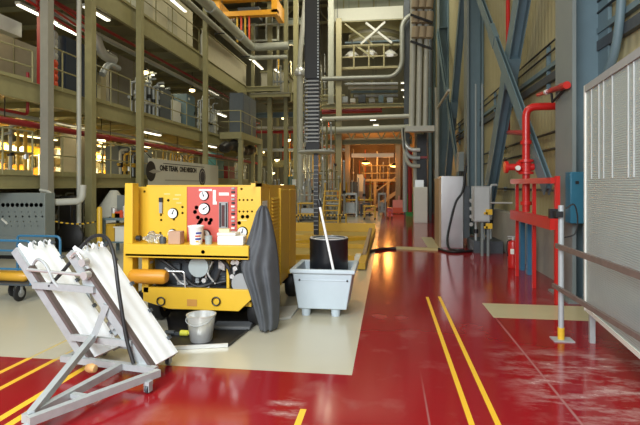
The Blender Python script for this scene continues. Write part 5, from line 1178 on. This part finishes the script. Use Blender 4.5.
# yellow floor frame
t = thing('floor_frame', 'low yellow steel frame on the pale floor behind the tub', 'frame', (-1.9,14,0))
m = yellow_d; x1f = -.42; x0f = -3.3; y0f = 9.2; y1f = 16.6
part('far_beam', MB().box(x0f,x1f+.5*0,y1f,y1f+.2,.02,.30), yellow, t); part('side_beam', MB().box(x1f-.14,x1f,y0f,y1f,.02,.14), m, t); part('side_beam', MB().box(x0f,x0f+.14,y0f,y1f,.02,.14), m, t)
for y in (10.2,12.2,14.2): part('cross_member', MB().box(x0f+.14,x1f-.14,y,y+.14,.02,.12), m, t)
part('cross_member', MB().bar((x0f+.2,12.4,.07),(x1f-.2,14.2,.07),.12,.1), m, t); part('side_rail', MB().bar((x1f-.07,10.3,.16),(x1f-.07,14.,.34),.08,.08), mat('tan_board',(.36,.26,.16)), t)
part('floor_plate', MB().box(x0f+.14,x1f-.14,y0f+.1,y1f,.0,.018), mat('dull_yellow_plate',(.50,.36,.09),.45,var=.15), t)
a = onZ(355,263); solo('white_block', MB().box(a.x-.02,a.x+.16,a.y+.1,a.y+.45,0,.12).box(a.x,a.x+.14,a.y+.12,a.y+.43,.12,.14), whitep, 'small pale block on the floor behind the right end of the tub', 'block')
# yellow bridge crane at top
t = thing('bridge_crane', 'orange-yellow bridge crane at the top of the photo', 'crane', onY(248,15,27)*1)
a = onY(214,17,25.); b = onY(277,9,25.)
part('girder', MB().box(a.x,b.x,25.,25.4,a.z,b.z), craneyel, t); a2 = onY(206,2,26.5); b2 = onY(280,-10,26.5); part('girder', MB().box(a2.x,b2.x,26.5,26.9,a2.z,b2.z), craneyel, t)
part('end_carriage', MB().box(a.x,a.x+.3,25.,26.8,a.z+.1,b.z+.6), craneyel, t); part('end_carriage', MB().box(b.x-.3,b.x,25.,26.8,a.z+.1,b.z+.6), craneyel, t)
part('hoist', MB().obox(((a.x+b.x)/2,26,b.z+.1),(1.2,.8,.6)), darkgrey, t); part('hoist', MB().obox(((a.x+b.x)/2-1.0,26,b.z),(.4,.6,.5)), silver, t)
for k in range(4): q = onY(237+4*k,17,25.1); part('hanging_frame', MB().box(q.x-.04,q.x+.04,25.1,25.2,onY(240,42,25.1).z,a.z), orangered if k%2 else yellow_d, t)
rail('pale railing above the big pipe corner', onY(243,42,26.9),onY(278,42,26.9), onY(243,42,26.9).z,1.7,4,(.55,),mat('pale_green_white_paint',(.46,.47,.38)),.05,'rear railings')
# structure beyond: deck end facing right + panels left of tower
deck('far beige deck above the last platform columns', -7.6,-5.2,26.4,34,6.2,6.7)
t = thing('cream_booth', 'cream booth lit from above behind the pipe corner', 'booth', (-7.3,30,6.7))
part('wall_panel', MB().box(-7.5,-6.0,28.5,31.2,6.7,8.3), cream, t); part('roof_edge', MB().box(-7.55,-5.9,28.4,31.3,8.3,8.4), beige, t); part('door', MB().box(-6.0,-5.98,29.5,30.3,6.72,8.1), beige, t)
rbeam('ribbed beige beam left of the far columns',247,280,86,92,26.5,beige)
rbeam('dark pipe-like beam behind the far columns',256,304,112,118,30,bluegrey)
rbeam('olive beam far behind the chain tower',262,326,160,166,31,beige_d)
rbeam('straw beam low behind the chain tower',296,326,180,183,31.2,mat('straw_beige_paint',(.38,.34,.19)))
for k,(x,y,z0,w,h,m,lab) in enumerate(((-6.2,29,0,2.2,3.5,galv,'silver pipes rising far left of the chain tower'),(-6.3,30.5,0,2.4,5.5,yellow_d,'golden pipes far behind the chain tower'),(-4.8,28.2,0,2.0,4.4,pipewht,'pale pipes rising left of the straw post'),(-6.8,33,3.01,3,2.9,orangered,'red pipes far back on the upper levels'),(-5.4,30.0,0,1.5,5.2,galv,'silver pipes behind the straw post'),(-6.0,32,7.11,2.0,3.2,galv,'silver pipes at the top left of the chain tower'))):
    manifold(lab,x,y,z0,w,h,m,9,'X')
deck('far upper gallery behind the chain tower', -7.5,-3.7,31.5,34.5,2.7,3.0)
deck('second far upper gallery behind the chain tower', -7.5,-3.7,31.5,34.5,6.8,7.1)
cabinet('teal control unit far left of the chain tower',onY(289,175,27.5).x-.3,onY(289,175,27.5).x+.5,27.5,28,0,2.1,mat('dull_teal',(.05,.20,.22)),1)
cabinet('white control unit far left of the chain tower',onY(297,180,28).x-.3,onY(297,180,28).x+.4,27.9,28.4,0,2.5,whitep,1)
for k,(px,py,Y) in enumerate(((288,140,30),(262,152,31),(272,173,30),(284,118,31),(290,164,32),(322,182,33),(310,172,33),(277,160,31),(283,185,30))):
    p = onY(px,py,Y); t = thing('bay_lamp', ['warm lamp far left of the chain tower at mid height','warm lamp behind the olive post','warm low lamp beyond the jutting platform','warm lamp high behind the far columns','warm lamp beside the silver riser','warm lamp right of the chain tower foot','warm lamp behind the chain tower foot','warm lamp beyond the leg of the jutting platform','warm lamp low behind the yellow cart'][k],'lamp',p,group='far warm lamps')
    part('bulb', MB().lathe([(0,-.12),(.16,-.05),(.16,.05),(0,.08)],p,10), lamp_y, t); part('shade', MB().lathe([(0,.18),(.08,.16),(.24,.05),(.24,.03),(0,.1)],p,12), blackm, t)
# dense far machinery left of and behind the chain tower
FARP = [(-7.4,27.6,0,1.3,2.6,galv,'silver pipes at the far end under the jutting platform'),(-4.4,26.2,0,1.2,5.6,pipewht,'tall pale pipes right behind the chain tower'),(-3.5,25.4,0,.9,5.8,beige_d,'tall olive pipes just right of the chain tower'),
 (-6.9,27.8,6.71,1.3,2.2,galv,'silver pipes at the corner of the far beige deck'),(-7.3,31.8,7.11,1.3,3,yellow_d,'golden pipes on the second far gallery'),(-7.2,33,3.01,.35,2.9,orangered,'single red pipes at the left of the far gallery'),(-4.6,29.4,0,.8,4.8,yellow_d,'golden pipes behind the straw post')]
for x,y,z0,w,h,m,lab in FARP: manifold(lab,x,y,z0,w,h,m,max(3,int(w*5)),'X')
for k,(x,y,z0,w,h,n,lab) in enumerate(((-5.0,24.9,0,1.3,2.3,4,'grey shelf of parts behind the chain tower base'),(-3.2,22.25,0,1.0,1.9,3,'grey shelf of parts right of the chain tower base'),(-7.2,33.6,3.01,3.2,2.4,3,'grey shelf on the far upper gallery'))):
    shelf(lab,x,y,z0,w,h,n,beige_d,'X'); 
    for q in range(n-1): boxes_on(x,y,z0+.11+q*(h-.15)/(n-1),w,'X',['low','midway','high'][q]+' on the '+['shelf behind the tower base','shelf right of the tower base','far gallery shelf'][k],4,.4)
for k,(px0,px1,py,Y,m,lab) in enumerate(((256,304,150,29.5,galv,'silver pipe crossing behind the last platform columns'),(256,345,128,29.6,pipewht,'pale pipe crossing behind the chain tower'),(262,345,96,29.8,beige,'beige pipe crossing high behind the chain tower'),(256,304,132,29.2,darkred,'dark red pipe crossing behind the last platform columns'),(318,345,150,28.2,galv,'silver pipe crossing right of the chain tower'))):
    solo('cross_pipe', MB().tube(onY(px0,py,Y),onY(px1,py,Y),.09,8), m, lab, 'pipe')
# ================================================================= LIGHT
def area(name,loc,rot,sx,sy,power,col):
    l = bpy.data.lights.new(name,'AREA'); l.shape = 'RECTANGLE'; l.size = sx; l.size_y = sy; l.energy = power; l.color = col
    o = bpy.data.objects.new(name,l); C.objects.link(o); o.location = loc; o.rotation_euler = rot; return o
for y,pw in ((2,420),(9,250),(16,190),(23,260),(33,300)):
    area('high_bay_light',(-3.2,y,13.6),(0,0,0),3.,2.,pw,(1,.93,.68))
area('bay_door_daylight',(-2.4,-2.2,4.2),(math.radians(58),0,math.radians(-3)),6,4,1100,(.92,.97,1))  # added unseen fill behind the camera, brightens the foreground; no door there
for y in (10,15,20,26):
    area('deck_light',(-13.,y,3.1),(0,0,0),1.2,3,380,(1,.86,.44))
    area('deck_light',(-10.,y,6.3),(0,0,0),1.2,3,60,(1,.90,.58))
for y in (13,18,23): area('deck_light',(-9.0,y,3.3),(0,0,0),.5,1.5,12,(1,.88,.6))
for y in (17,23,30): area('top_deck_light',(-9.5,y,11.5),(0,0,0),2,3,90,(1,.95,.75))
for x,y,z,p in ((-1.6,YO+2.2,3.0,75),(.0,YO+2.2,3.0,95),(-.9,YO+6,3.4,90),(.1,YO-.35,2.8,14),(-1.9,YO-.35,2.8,18)):  # last two are added fills outside the doorway that brighten its jambs
    l = bpy.data.lights.new('sodium_lamp','POINT'); l.energy = p; l.color = (1,.38,.08); l.shadow_soft_size = .25; o = bpy.data.objects.new('sodium_lamp',l); C.objects.link(o); o.location = (x,y,z)
for x,y,z in ((-5.6,29.5,2.4),(-4.5,33,5.5),(-6.2,31,9.5),(-3.4,30,2.4)):
    l = bpy.data.lights.new('warm_bay_lamp','POINT'); l.energy = 90; l.color = (1,.8,.42); l.shadow_soft_size = .3; o = bpy.data.objects.new('warm_bay_lamp',l); C.objects.link(o); o.location = (x,y,z)
area('upper_bay_light',(-1.3,22.5,13.5),(math.radians(68),0,0),4,2,420,(1,.97,.82))  # added fill aimed to brighten the pale duct box, not a fixture
w = bpy.data.worlds.new('world'); bpy.context.scene.world = w; w.use_nodes = True
bg = w.node_tree.nodes['Background']; bg.inputs[0].default_value = (.75,.8,.85,1); bg.inputs[1].default_value = .15
vs = bpy.context.scene.view_settings; vs.view_transform = 'Standard'; vs.look = 'None'; vs.gamma = 1; vs.use_curve_mapping = False; vs.exposure = 0.0
for o in bpy.data.objects:
    if '_w' in o: del o['_w']
